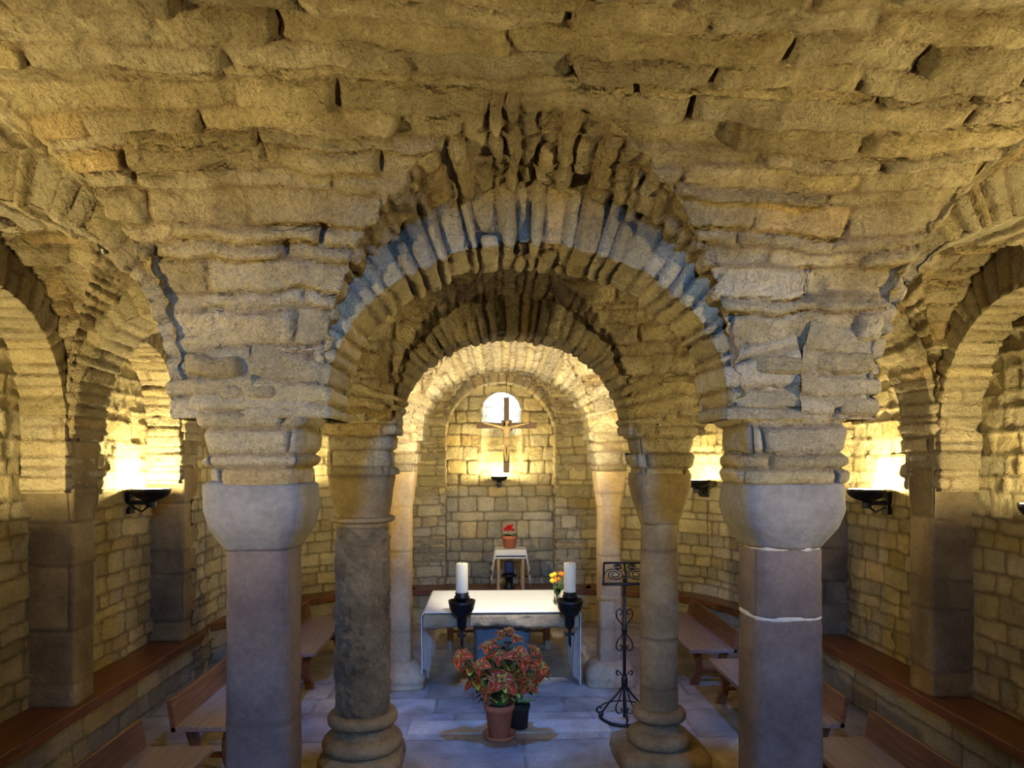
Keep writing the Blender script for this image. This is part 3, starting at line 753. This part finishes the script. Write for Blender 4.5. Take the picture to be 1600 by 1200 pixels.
for k, (loc, rz, e, lab) in enumerate(lamps):
    o = lp if k == 0 else copy_tree(lp)
    o.location = loc; o.rotation_euler = (0, 0, rz)
    if k == 8: o.scale = (0.72, 0.72, 0.72)
    tag(o, lab, 'lamp', 'bowl wall lamps')
    add_light('lamp_light', 'POINT', (loc[0], loc[1], loc[2]+0.015), e, WARM, shadow_soft_size=0.05)
# unseen spotlights added behind the round columns to brighten the rear arch
for sd in (-1, 1):
    t = empty('spotlight', (sd*1.13, 6.72, 2.70)); tag(t, 'small spotlight added behind the ' + ('left' if sd < 0 else 'right') + ' round column to light the rear arch', 'spotlight')
    mb = MB(); mb.tube([(0, -0.12, 0.02), (0, 0, 0)], 0.012); mb.lathe([(0.03, -0.03), (0.045, 0.04), (0.04, 0.045)], n=16); mb.build('housing', M['iron'], t)
    s1 = add_light('added_arch_spot', 'SPOT', (sd*1.12, 6.78, 2.74), 420, (1.0, 0.86, 0.55), spot_size=math.radians(105), spot_blend=0.6, shadow_soft_size=0.03)
    aim(s1, (-sd*0.1, 8.4, 3.45))

# unseen spotlights added behind arches and columns to light floor, benches, altar, round columns
for (x, y, z, tx, ty, tz, e, cone, cc_, lab) in ((-1.30, 4.27, 2.76, 1.25, 6.3, 1.1, 150, 44, (1, .74, .34), 'warm spotlight added behind the front left column to light a round column'), (1.30, 4.27, 2.76, -1.25, 6.3, 1.1, 190, 44, (1, .74, .34), 'warm spotlight added behind the front right column to light a round column'), (0.12, 6.74, 3.86, 0.0, 9.05, 0.9, 620, 34, (1, .9, .68), 'white spotlight added behind the arch to brighten the altar top'), (0.0, 6.72, 3.88, 0.0, 7.35, 0.0, 560, 46, (0.05, 0.24, 1.0), 'cool spotlight added behind the arch to light the floor blue'),
        (-2.45, 4.26, 3.92, -2.2, 8.0, 0.3, 680, 36, (0.05, 0.24, 1.0), 'cool spotlight added in the left aisle to light the bench tops blue'), (2.45, 4.26, 3.92, 2.2, 8.0, 0.3, 680, 36, (0.05, 0.24, 1.0), 'cool spotlight added in the right aisle to light the bench tops blue')):
    t = empty('added_spotlight', (x, y, z)); tag(t, lab, 'spotlight')
    dv = (Vector((tx, ty, tz))-Vector((x, y, z))).normalized()
    mb = MB(); mb.tube([-dv*0.08, dv*0.0], [0.035, 0.045], 16); mb.tube([-dv*0.06, -dv*0.06+Vector((0, -0.03, 0.14))], 0.010, 8); mb.build('housing', M['iron'], t)
    sp_ = add_light('added_spot', 'SPOT', tuple(Vector((x, y, z))+dv*0.02), e, cc_, spot_size=math.radians(cone), spot_blend=0.7, shadow_soft_size=0.04); aim(sp_, (tx, ty, tz))

# ------------------------------------------------------------------ altar
aL, aR, aF, aB, aZ = -0.97, 0.86, 8.34, 9.72, 0.88
alt = empty('altar', ((aL+aR)/2, (aF+aB)/2, 0)); tag(alt, 'stone altar table with rough edged slab on a grey block', 'altar')
ax, ay = (aL+aR)/2, (aF+aB)/2
xs = np.linspace(aL, aR, 150)
def slab():
    n = 160; m = 60
    # closed section in y-z swept along x, front edge ragged
    sec = []
    hy = (aB-aF)/2
    for k in range(m):
        a = 2*PI*k/m; c, s = math.cos(a), math.sin(a)
        sec.append((hy*math.copysign(abs(c)**0.25, c), 0.10*math.copysign(abs(s)**0.35, s)))
    sec = np.array(sec); X = np.linspace(aL-ax, aR-ax, n)
    P = np.zeros((n, m, 3)); P[..., 0] = X[:, None]; P[..., 1] = sec[None, :, 0]; P[..., 2] = sec[None, :, 1]+aZ-0.10
    N = normals(P, 1, True); c = P-np.array([0, 0, aZ-0.10]);
    if (N*c).sum(-1).mean() < 0: N = -N
    low = sst(0.02, -0.03, P[..., 2]-(aZ-0.085)) if False else (P[..., 2] < aZ-0.05).astype(float)
    P2 = P+N*((0.022*fbm(P, 10, 5, 4)+0.05*fbm(P, 2.2, 8, 2))*low*(0.35+0.65*(np.abs(P[..., 1]) > hy*0.7)))[..., None]
    V = P2.reshape(-1, 3); Q = quads(n, m, True)
    me = np_mesh('slab', V, Q); return link('slab', me, M['altar_stone'], alt)
slab()
prism('pedestal', 0.02, 0.05, [(0.0, 0.22, 0.26, 4), (0.06, 0.30, 0.30, 5), (0.2, 0.345, 0.33, 6), (0.72, 0.36, 0.34, 7)], M['grey_stone'], alt, seed=650, h=3, l=9, n=120, rough=0.008, **KC)
# the cloth: over the top and down both short sides
def cloth():
    t = 0.006; nx = 200; ny = 40
    drop = 0.86
    path = []
    L = aR-aL
    pts = [(-L/2-0.03, 0.02), (-L/2-0.022, aZ-0.03), (-L/2+0.01, aZ+0.006), (L/2-0.01, aZ+0.006), (L/2+0.022, aZ-0.03), (L/2+0.03, 0.02)]
    pts = np.array(pts); sl = np.concatenate([[0], np.cumsum(np.linalg.norm(np.diff(pts, axis=0), axis=1))])
    ss = np.linspace(0, sl[-1], nx); X = np.interp(ss, sl, pts[:, 0]); Z = np.interp(ss, sl, pts[:, 1])
    yy = np.linspace(aF-0.004, aB+0.01, ny)-ay
    P = np.zeros((nx, ny, 3)); P[..., 0] = X[:, None]; P[..., 1] = yy[None]; P[..., 2] = Z[:, None]
    side = np.sign(X)[:, None]*sst(0.0, 0.7, aZ-Z)[:, None]
    fold = 0.045*np.sin(yy*17+np.sin(yy*5)*2)[None]
    P[..., 0] += side*(fold*0.6-0.035)
    P[..., 1] -= 0.0
    # the front lip sags just over the edge
    return P
P = cloth()
o = link('altar_cloth', np_mesh('altar_cloth', P.reshape(-1, 3), quads(200, 40)), M['cloth']); o.location = (ax, ay, 0)
sm = o.modifiers.new('thick', 'SOLIDIFY'); sm.thickness = 0.006; sm.offset = 1
tag(o, 'white cloth spread over the altar and hanging to the floor at both ends', 'tablecloth')

# candle holders clamped on the front of the slab
def make_holder():
    t = empty('candle_holder')
    mb = MB(); mb.lathe([(0.012, -0.05), (0.06, -0.045), (0.105, -0.01), (0.138, 0.05), (0.150, 0.105), (0.158, 0.145), (0.15, 0.147), (0.14, 0.11), (0.10, 0.04), (0.05, 0.02)], n=36); mb.build('bowl', M['iron'], t)
    mb = MB(); mb.lathe([(0.04, 0.02), (0.045, 0.13), (0.05, 0.15), (0.085, 0.16), (0.09, 0.19), (0.085, 0.195), (0.072, 0.2), (0.078, 0.235), (0.07, 0.235)], n=28); mb.build('cup', M['iron'], t)
    mb = MB(); mb.lathe([(0.045, -0.18), (0.055, -0.14), (0.058, -0.04), (0.07, 0.0)], n=8)
    mb.tube([(0, 0, -0.17), (0, 0, -0.36), (0.012, 0, -0.41)], [0.022, 0.016, 0.004], 8)
    mb.tube([(-0.06, 0, -0.22), (-0.04, 0, -0.255), (0, 0, -0.24), (0.04, 0, -0.255), (0.06, 0, -0.22)], [0.003, 0.012, 0.016, 0.012, 0.003], 8)
    mb.tube([(-0.05, 0, -0.275), (0, 0, -0.245), (0.05, 0, -0.275)], [0.004, 0.012, 0.004], 8); mb.build('spike', M['iron'], t)
    mb = MB(); mb.box((-0.03, 0.03, -0.12), (0.03, 0.215, -0.08)); mb.build('clamp', M['iron'], t)
    return t
ch = make_holder()
for k, px in enumerate((722, 890)):
    o = ch if k == 0 else copy_tree(ch)
    p = W(px, 0, 8.2); o.location = (p.x, 8.15, 0.975-0.055)
    o['label'] = 'black iron candle bowl clamped to the front of the altar, ' + ('left one' if k == 0 else 'right one beside the tulips'); tag(o, cat='candle holder', group='iron candle bowls')
    t = empty('pillar_candle', (p.x, 8.15, 0.975+0.18)); tag(t, 'thick ivory pillar candle in the ' + ('left' if k == 0 else 'right') + ' iron bowl of the altar', 'candle', 'pillar candles')
    mb = MB(); mb.lathe([(0.068, 0), (0.070, 0.01), (0.070, 0.325), (0.066, 0.335), (0.045, 0.333), (0.02, 0.325)], n=36); mb.build('wax', M['wax'], t)
    mb = MB(); mb.tube([(0, 0, 0.32), (0.002, 0, 0.345)], 0.003, 6); mb.build('wick', M['iron'], t)

# tulips in a glass vase on the altar
vp = W(868, 0, 9.0); vx, vy = vp.x, 8.75
t = empty('flower_vase', (vx, vy, aZ+0.014)); tag(t, 'clear glass vase standing on the altar beside the right candle', 'vase')
mb = MB(); mb.lathe([(0.04, 0), (0.045, 0.01), (0.038, 0.12), (0.05, 0.2), (0.046, 0.2), (0.034, 0.12), (0.04, 0.02)], n=24); mb.build('glass', M['glass'], t)
random.seed(5)
for k in range(9):
    a = random.uniform(0, 2*PI); rr = random.uniform(0.02, 0.10); top = Vector((vx+rr*math.cos(a)-0.01, vy+rr*math.sin(a)*0.7, aZ+0.30+random.uniform(-0.02, 0.07)))
    yl = k % 3 == 0
    f = empty('tulip', (vx, vy, aZ+0.02)); tag(f, ('yellow' if yl else 'orange')+' tulip in the glass vase on the altar', 'flower', 'yellow tulips in the vase' if yl else 'orange tulips in the vase')
    tl = top-Vector((vx, vy, aZ+0.02))
    mb = MB(); mb.tube([(0, 0, 0.02), (tl.x*0.3, tl.y*0.3, tl.z*0.6), tl], 0.004, 6); mb.build('stem', M['stem'], f)
    mb = MB()
    for q in range(5):
        an = 2*PI*q/5; ca, sa = math.cos(an), math.sin(an)
        vs = []; fs = []
        for i in range(5):
            z = 0.06*i/4; rad = [0.006, 0.024, 0.030, 0.026, 0.012][i]; wdt = [0.006, 0.016, 0.02, 0.014, 0.003][i]
            for s_ in (-1, 0, 1):
                x = rad*(1 if s_ == 0 else 0.93); y = s_*wdt
                vs.append((tl.x+x*ca-y*sa, tl.y+x*sa+y*ca, tl.z+z-0.01))
        for i in range(4):
            for j in range(2): fs.append((i*3+j, i*3+j+1, (i+1)*3+j+1, (i+1)*3+j))
        mb.add(vs, fs)
    mb.build('petals', M['yellow'] if yl else M['orange'], f)
    mb = MB(); lx, ly = tl.x*0.8, tl.y*0.8
    mb.tube([(0, 0, 0.08), (lx*0.7+0.01, ly, tl.z*0.5), (lx*1.3+0.01, ly*1.3, tl.z*0.8)], [0.004, 0.011, 0.001], 4); mb.build('leaf', M['leafg'], f)

# ------------------------------------------------------------------ seats behind the altar
def plain_bench():
    p0 = W(703, 1015, 10.05); p1 = W(855, 1015, 10.05)
    y = 10.0
    t = empty('altar_bench', ((p0.x+p1.x)/2, y, 0)); tag(t, 'pale wooden bench behind the altar, its legs showing under the slab', 'bench')
    hw = (p1.x-p0.x)/2
    mb = MB(); mb.box((-hw-0.06, -0.08, 0.44), (hw+0.06, 0.42, 0.49)); mb.build('seat', M['lwood'], t, bevel=0.005)
    for sx in (-1, 1):
        for yy in (0, 0.34):
            mb = MB(); mb.box((sx*hw-0.035, yy-0.035, 0), (sx*hw+0.035, yy+0.035, 0.44)); mb.build('leg', M['lwood'], t, bevel=0.004)
        mb = MB(); mb.box((sx*hw-0.02, 0.03, 0.16), (sx*hw+0.02, 0.31, 0.2)); mb.build('stretcher', M['lwood'], t)
    mb = MB(); mb.box((-hw, 0.32, 0.16), (hw, 0.36, 0.2)); mb.build('stretcher', M['lwood'], t)
plain_bench()

# ------------------------------------------------------------------ small stand with cloth and cyclamen
sp = W(797, 0, 11.3); sx, sy, sz = sp.x, 11.15, 1.275
t = empty('pedestal_stand', (sx, sy, 0)); tag(t, 'dark narrow wooden stand under a small cloth near the rear wall', 'stand')
mb = MB(); mb.box((-0.22, -0.18, sz-0.04), (0.22, 0.18, sz)); mb.build('top', M['wood'], t)
for a in (-1, 1):
    for b_ in (-1, 1):
        mb = MB(); mb.box((a*0.19-0.022, b_*0.15-0.022, 0), (a*0.19+0.022, b_*0.15+0.022, sz-0.04)); mb.build('leg', M['lwood'], t)
mb = MB(); mb.box((-0.19, -0.15, 0.62), (0.19, 0.15, 0.65)); mb.build('shelf', M['wood'], t)
# cloth draped: flat top with hanging pointed corners at both sides
def small_cloth():
    n = 61; hx, hy = 0.27, 0.20
    U = np.linspace(-1, 1, n); gx, gy = np.meshgrid(U*0.50, U*0.32, indexing='ij')
    ex = np.maximum(np.abs(gx)-hx+0.03, 0); ey = np.maximum(np.abs(gy)-hy, 0)
    x = np.sign(gx)*np.minimum(np.abs(gx), hx-0.03+0.25*ex); y = np.sign(gy)*np.minimum(np.abs(gy), hy+0.02)
    z = -np.maximum(ex, ey)-0.35*np.minimum(ex, ey)-0.0
    z = z*1.15
    x = x+np.sign(gx)*0.01*np.sin(gy*30)*(ex > 0)
    corner = (ex > 0)*np.abs(gy)/0.32
    z = z-0.22*ex/0.26*corner
    return np.stack([x, y, z], -1), np.maximum(np.abs(gx)/0.5, np.abs(gy)/0.32)
P, edge = small_cloth()
o = link('stand_cloth', np_mesh('stand_cloth', P.reshape(-1, 3), quads(61, 61)), M['cloth2']); o.location = (sx, sy, sz+0.006)
o.data.materials.append(M['navy'])
ed = edge; Qe = quads(61, 61); fe = ed.reshape(-1)[Qe].mean(1)
mi = ((fe > 0.86) & (fe < 0.93)).astype(np.int32); o.data.polygons.foreach_set('material_index', mi)
sm = o.modifiers.new('thick', 'SOLIDIFY'); sm.thickness = 0.005; sm.offset = 1
tag(o, 'cream cloth with a navy stripe draped over the narrow stand', 'cloth')
# dark lantern on its shelf
t = empty('lantern', (sx-0.02, sy-0.02, 0.65)); tag(t, 'small black lantern on the shelf of the draped stand', 'lantern')
mb = MB(); mb.lathe([(0.09, 0), (0.09, 0.02), (0.06, 0.05), (0.06, 0.18), (0.13, 0.2), (0.10, 0.23), (0.07, 0.25)], n=20); mb.build('base', M['iron'], t)
mb = MB(); mb.lathe([(0.07, 0.25), (0.075, 0.27), (0.075, 0.41), (0.06, 0.42)], n=20); mb.build('body', M['navy'], t)
t = empty('cyclamen_pot', (sx-0.01, sy, sz+0.014)); tag(t, 'terracotta pot of red cyclamen on the draped stand', 'potted plant')
mb = MB(); mb.lathe([(0.09, 0), (0.115, 0.14), (0.125, 0.14), (0.13, 0.19), (0.118, 0.19), (0.11, 0.165)], n=28); mb.build('pot', M['terra'], t)
random.seed(9)
mb = MB(); mr_ = MB()
def leaf_simple(mb, base, dirv, up, L, Wd):
    base = Vector(base); dirv = Vector(dirv).normalized(); side = dirv.cross(Vector(up)).normalized(); nn = side.cross(dirv)
    prof = [0.0, 0.7, 1.0, 0.85, 0.45, 0.0]
    vs = []; fs = []
    for i, w_ in enumerate(prof):
        tt = i/5
        for s_ in (-1, 0, 1): vs.append(base+dirv*L*tt+side*s_*w_*Wd+nn*(-0.25*L*tt*tt+(0.12*Wd if s_ else 0)))
    for i in range(5):
        for j in range(2): fs.append((i*3+j, i*3+j+1, (i+1)*3+j+1, (i+1)*3+j))
    mb.add(vs, fs)
for k in range(26):
    a = random.uniform(0, 2*PI); e = random.uniform(0.2, 1.0); d = Vector((math.cos(a), math.sin(a), e*0.7))
    leaf_simple(mb, (0.03*math.cos(a), 0.03*math.sin(a), 0.18), d, (0, 0, 1), random.uniform(0.09, 0.14), 0.04)
mb.build('foliage', M['leafg'], t)
for k in range(20):
    a = random.uniform(0, 2*PI); rr = random.uniform(0.01, 0.10); c = Vector((rr*math.cos(a)-0.01, rr*math.sin(a), 0.27+random.uniform(-0.02, 0.05)))
    for q in range(5):
        an = a+2*PI*q/5; leaf_simple(mr_, c, (math.cos(an)*0.6, math.sin(an)*0.6, 0.9), (0, 0, 1), 0.055, 0.022)
mr_.build('flowers', M['red'], t)

# ------------------------------------------------------------------ crucifix hung in front of the window
cp = W(791, 665, 12.0); cy_ = 11.86; cx_ = cp.x
ZC = zpix(665, 12.0)
t = empty('crucifix', (cx_, cy_, ZC)); tag(t, 'wooden crucifix with carved figure hanging before the rear window', 'crucifix')
mb = MB(); mb.box((-0.05, 0.0, -0.79), (0.05, 0.05, 0.47)); mb.build('upright', M['cross'], t, bevel=0.004)
mb = MB(); mb.box((-0.50, 0.0, -0.055), (0.50, 0.05, 0.045)); mb.build('crossbeam', M['cross'], t, bevel=0.004)
mb = MB()
for a in (45, 135): mb.box((-0.12, 0.005, -0.03), (0.12, 0.045, 0.03), Matrix.Rotation(math.radians(a), 3, 'Y'), (0, 0.025, 0.0))
mb.build('rosette', M['cross'], t)
mb = MB(); mb.box((-0.045, -0.01, -0.62), (0.045, 0.0, -0.60)); mb.build('footrest', M['iron'], t)
mb = MB(); mb.tube([(0, 0.03, 0.45), (0, 0.06, 0.85), (0, 0.1, 0.95)], 0.004, 5); mb.build('wire', M['iron'], t)
def skin_figure():
    J = {'pel': (0, -0.045, -0.24, .052), 'wst': (0, -0.05, -0.16, .042), 'chs': (0, -0.055, -0.07, .058), 'nek': (0, -0.05, 0.0, .02), 'hed': (0.012, -0.065, 0.055, .038), 'top': (0.012, -0.062, 0.085, .03),
         'sl': (-0.075, -0.045, -0.03, .027), 'el': (-0.20, -0.03, 0.0, .018), 'wl': (-0.33, -0.02, 0.03, .012), 'hl': (-0.375, -0.015, 0.035, .014),
         'sr': (0.075, -0.045, -0.03, .027), 'er': (0.20, -0.03, 0.0, .018), 'wr': (0.33, -0.02, 0.03, .012), 'hr': (0.375, -0.015, 0.035, .014),
         'pl': (-0.03, -0.045, -0.27, .036), 'kl': (-0.028, -0.075, -0.41, .025), 'al': (-0.012, -0.035, -0.56, .015), 'fl': (-0.008, -0.06, -0.60, .015),
         'pr': (0.03, -0.045, -0.27, .036), 'kr': (0.028, -0.078, -0.41, .025), 'ar': (0.012, -0.04, -0.56, .015), 'fr': (0.008, -0.068, -0.60, .015)}
    E = [('pel', 'wst'), ('wst', 'chs'), ('chs', 'nek'), ('nek', 'hed'), ('hed', 'top'), ('chs', 'sl'), ('sl', 'el'), ('el', 'wl'), ('wl', 'hl'), ('chs', 'sr'), ('sr', 'er'), ('er', 'wr'), ('wr', 'hr'),
         ('pel', 'pl'), ('pl', 'kl'), ('kl', 'al'), ('al', 'fl'), ('pel', 'pr'), ('pr', 'kr'), ('kr', 'ar'), ('ar', 'fr')]
    ks = list(J); me = bpy.data.meshes.new('figure'); me.from_pydata([J[k][:3] for k in ks], [(ks.index(a), ks.index(b_)) for a, b_ in E], [])
    o = link('figure', me, M['figure'], t)
    md = o.modifiers.new('skin', 'SKIN'); sv = me.skin_vertices[0].data
    for i, k in enumerate(ks): sv[i].radius = (J[k][3], J[k][3]*0.9); sv[i].use_root = (k == 'pel')
    sb = o.modifiers.new('sub', 'SUBSURF'); sb.levels = 2; sb.render_levels = 2
    return o
fg = skin_figure()
mb = MB(); mb.lathe([(0.055, -0.16), (0.072, -0.12), (0.072, -0.05), (0.062, -0.0)], c=(0, -0.05, -0.20), n=16, sy=0.9); mb.build('loincloth', M['figure'], fg)

# ------------------------------------------------------------------ wrought iron lectern
lx0 = W(977, 0, 7.3); lX, lY = lx0.x, 7.3
t = empty('iron_lectern', (lX, lY, 0)); tag(t, 'black wrought iron lectern with scrollwork beside the right round column', 'lectern')
def spiral(c, r0, r1, a0, turns, plane='xz', n=26, depth=0.0):
    out = []
    for i in range(n+1):
        k = i/n; a = a0+turns*2*PI*k; r = r0+(r1-r0)*k
        out.append((c[0]+r*math.cos(a), c[1], c[2]+r*math.sin(a)))
    return out
mb = MB(); mb.tube([(0, 0, 0.02), (0, 0, 1.48)], 0.017, 10); mb.build('pole', M['iron'], t)
mb = MB(); m_lo = MB()
for sgn in (-1, 1):
    # two lyre scrolls on the shaft
    for up in (-1, 1):
        c0 = 0.92
        pts = [(0, 0, c0+up*0.02), (sgn*0.03, 0, c0+up*0.06), (sgn*0.075, 0, c0+up*0.12), (sgn*0.085, 0, c0+up*0.18), (sgn*0.06, 0, c0+up*0.215), (sgn*0.03, 0, c0+up*0.20), (sgn*0.028, 0, c0+up*0.165), (sgn*0.05, 0, c0+up*0.16)]
        mb.tube([Vector(p) for p in curve(pts, 5)], 0.007, 6)
    mb2 = m_lo if sgn > -9 else None
    pts = [(0, 0, 0.42), (sgn*0.03, 0, 0.46), (sgn*0.075, 0, 0.50), (sgn*0.08, 0, 0.46), (sgn*0.055, 0, 0.455)]
    mb2.tube([Vector(p) for p in curve(pts, 5)], 0.007, 6)
mb.lathe([(0.02, 0.88), (0.028, 0.9), (0.028, 0.94), (0.02, 0.96)], n=12)
mb.build('scroll', M['iron'], t); m_lo.build('scroll', M['iron'], t)
mb = MB(); mb.lathe([(0.02, 0.30), (0.034, 0.33), (0.034, 0.42), (0.02, 0.45)], n=12)
mb.build('collar', M['iron'], t)
for an in (180, 265, 350):
    a = math.radians(an); ca, sa = math.cos(a), math.sin(a)
    mb = MB()
    def rp(r, z): return Vector((r*ca, r*sa, z))
    mb.tube(curve([rp(0.02, 0.34), rp(0.09, 0.24), rp(0.16, 0.17), rp(0.22, 0.09), rp(0.27, 0.07), rp(0.29, 0.10), rp(0.265, 0.13), rp(0.245, 0.11)], 5), 0.010, 6)
    mb.tube(curve([rp(0.02, 0.33), rp(0.055, 0.2), rp(0.09, 0.12), rp(0.07, 0.06), rp(0.03, 0.07), rp(0.035, 0.11)], 5), 0.007, 6)
    mb.tube([rp(0.22, 0.09), rp(0.235, 0.03)], 0.01, 6)
    mb.build('leg', M['iron'], t)
mb = MB()
mb.tube([(0.25*math.cos(a), 0.25*math.sin(a)-0.0, 0.022) for a in np.linspace(math.radians(165), math.radians(375), 40)], 0.018, 8)
mb.tube([(0.25*math.cos(a), 0.25*math.sin(a), 0.10) for a in np.linspace(math.radians(15), math.radians(165), 20)], 0.008, 6)
mb.build('foot_ring', M['iron'], t)
# desk: tilted frame with scrolls
dk = MB(); tl = math.radians(38)
def dp(u, v): return Vector((u, -0.13+v*math.sin(tl)*1.0, 1.42+v*math.cos(tl)))
frame = [dp(-0.24, 0), dp(-0.21, 0.24), dp(0.21, 0.24), dp(0.24, 0), dp(-0.24, 0)]
for a, b_ in zip(frame[:-1], frame[1:]): dk.tube([a, b_], 0.012, 6)
dk.tube([dp(-0.26, 0)+Vector((0, -0.03, 0.0)), dp(0.26, 0)+Vector((0, -0.03, 0.0))], 0.014, 6)
dk.tube([dp(0, 0), dp(0, 0.24)], 0.011, 6)
for sgn in (-1, 1):
    for cc, rr in (((0.115, 0.10), 0.075), ((0.07, 0.19), 0.035)):
        pts = []
        for i in range(34):
            k = i/33; a = k*2.2*2*PI; r = rr*(1-0.8*k); pts.append(dp(sgn*(cc[0]+r*1.35*math.cos(a)), cc[1]+r*math.sin(a)))
        dk.tube(pts, 0.006, 5)
dk.tube([(0, 0, 1.45), dp(0, 0.08)], 0.014, 6)
dk.build('desk', M['iron'], t)

# ------------------------------------------------------------------ coleus in front of the altar
pp = W(780, 0, 6.95)
pX, pY = pp.x, 6.86
t = empty('coleus_pot', (pX, pY, 0.0)); tag(t, 'large coleus with red and green leaves in a terracotta pot before the altar', 'potted plant')
mb = MB(); mb.lathe([(0.13, 0.0), (0.15, 0.008), (0.162, 0.045), (0.155, 0.045), (0.14, 0.015), (0.02, 0.012)], n=36); mb.build('saucer', M['terra'], t)
mb = MB(); mb.lathe([(0.095, 0.014), (0.10, 0.02), (0.132, 0.27), (0.145, 0.275), (0.15, 0.335), (0.138, 0.335), (0.128, 0.30)], n=36); mb.build('pot', M['terra'], t)
mb = MB(); mb.lathe([(0.13, 0.295), (0.06, 0.31), (0.01, 0.312)], n=24); mb.build('soil', M['soil'], t)
def coleus_leaf(V, Fc, C, base, d, up, L, Wd, dark=1.0, droop=0.35, kind=0):
    base = Vector(base); d = Vector(d).normalized(); side = d.cross(Vector(up))
    side = side.normalized() if side.length > 1e-4 else Vector((1, 0, 0)); nn = side.cross(d)
    nl, ns = 9, 9; SJ = [-1, -.88, -.5, -.12, 0, .12, .5, .88, 1]
    b0 = len(V)
    for i in range(nl):
        k = i/(nl-1); wd = Wd*(math.sin(PI*min(1, k**0.62))**0.8 if 0 < k < 1 else 0.0)
        for j in range(ns):
            s_ = SJ[j]
            V.append(base+d*L*k+side*s_*wd+nn*(-droop*L*k*k+0.18*Wd*abs(s_)+(0.02*L*math.sin(k*20) if abs(s_) > 0.9 else 0)))
            e = max(abs(s_), 1-min(k, 1-k)*9 if (k < 0.0 or k > 0.93) else 0)
            if abs(s_) > 0.95 or k > 0.97: c = (0.33, 0.42, 0.06)
            elif abs(s_) < 0.05 and k < 0.75: c = (0.70, 0.40, 0.10)
            else: c = (0.46, 0.05, 0.012) if abs(s_) < 0.5 else (0.34, 0.035, 0.012)
            if kind == 1: c = (0.30, 0.38, 0.05) if abs(s_) > 0.6 or k > 0.7 else (0.34, 0.10, 0.02)
            if kind == 2: c = (0.05, 0.10, 0.02) if abs(s_) > 0.8 else (0.09, 0.02, 0.01)
            C.append(tuple(x*dark for x in c))
    for i in range(nl-1):
        for j in range(ns-1): Fc.append((b0+i*ns+j, b0+i*ns+j+1, b0+(i+1)*ns+j+1, b0+(i+1)*ns+j))
random.seed(21)
V, Fc, C = [], [], []; stems = MB()
heads = []
# (x offset, y offset, z, size) of the leaf rosettes as the photo shows them
hd = [(-0.37, 0.02, 0.78, .9), (0.02, -0.14, 0.60, 1.35), (0.20, -0.05, 0.80, 1.1), (0.40, -0.02, 0.68, 1.05), (-0.10, 0.05, 0.88, .8), (0.02, 0.12, 0.98, .6), (0.10, 0.15, 1.00, .6), (0.17, 0.10, 0.94, .6),
      (-0.24, 0.0, 0.56, .9), (-0.30, 0.08, 0.66, .8), (0.30, 0.08, 0.52, .9), (0.27, -0.10, 0.55, .9), (-0.05, 0.16, 0.72, .9), (0.12, 0.02, 0.66, 1.0), (-0.18, -0.06, 0.72, .8), (0.0, 0.0, 0.80, .9), (-0.12, -0.08, 0.50, .8), (0.14, -0.10, 0.52, .9), (0.36, 0.06, 0.82, .7)]
for (hx, hy, hz, sc) in hd:
    out = Vector((hx, hy, 0.25+0.25*(hz-0.4))); out = out.normalized()
    stems.tube(curve([(hx*0.1, hy*0.1, 0.30), (hx*0.45, hy*0.45, 0.30+(hz-0.3)*0.55), (hx, hy, hz)], 5), 0.007, 6)
    face = (out+Vector((0, -0.7, 0.45))).normalized()
    a = face.cross(Vector((0, 0, 1))).normalized(); b_ = face.cross(a)
    r0 = random.uniform(0, PI)
    for ring, (nl, L, tilt) in enumerate(((4, 0.15, 0.15), (3, 0.10, 0.5), (4, 0.05, 1.2))):
        for q in range(nl):
            an = r0+2*PI*q/nl+ring*PI/4+random.uniform(-0.2, 0.2)
            d = (a*math.cos(an)+b_*math.sin(an))+face*tilt+Vector((0, 0, -0.25))
            coleus_leaf(V, Fc, C, Vector((hx, hy, hz))-face*0.02*(2-ring)*0, d, face, L*sc*random.uniform(0.85, 1.15), 0.060*sc*(1 if ring < 2 else 0.35)*(1 if ring == 0 else 0.85), dark=random.uniform(0.65, 1.1), droop=0.30, kind=1 if ring == 2 else 0)
    for q in range(7):
        k = random.uniform(0.45, 0.95); c = Vector((hx*k, hy*k, 0.30+(hz-0.3)*k)); an = random.uniform(0, 2*PI)
        coleus_leaf(V, Fc, C, c, (math.cos(an), math.sin(an), 0.1), (0, 0, 1), random.uniform(0.09, 0.14), 0.045, dark=random.uniform(0.7, 1.3), droop=0.6, kind=2 if q % 3 else 1)
me = bpy.data.meshes.new('foliage'); me.from_pydata([tuple(v) for v in V], [], Fc); me.polygons.foreach_set('use_smooth', [True]*len(Fc))
at = me.attributes.new('leafc', 'FLOAT_COLOR', 'POINT'); ca = np.ones((len(V), 4), np.float32); ca[:, :3] = C; at.data.foreach_set('color', ca.ravel())
link('foliage', me, M['coleus'], t)
stems.build('stem', M['stem'], t)
# second, smaller pot half hidden behind it
t = empty('dark_pot', (pX+0.20, pY+0.22, 0.0)); tag(t, 'small dark pot with round dark leaves half hidden behind the coleus pot', 'potted plant')
mb = MB(); mb.lathe([(0.085, 0.0), (0.10, 0.20), (0.11, 0.205), (0.112, 0.24), (0.10, 0.24), (0.095, 0.21)], n=28); mb.build('pot', M['soil'], t)
mb = MB()
for k in range(7):
    a = 2*PI*k/7-1.2; leaf_simple(mb, (0.03*math.cos(a), 0.03*math.sin(a), 0.24), (math.cos(a), math.sin(a), 0.9-0.25*(k % 3)), (0, 0, 1), 0.15, 0.05)
mb.build('foliage', M['leafg'], t)
# low worn step strip across the nave floor
mb = MB(); mb.box((-1.0, 6.95, -0.02), (1.0, 7.28, 0.012)); o = mb.build('trim_1', M['step'], None, bevel=0.006); tag(o, kind='structure')
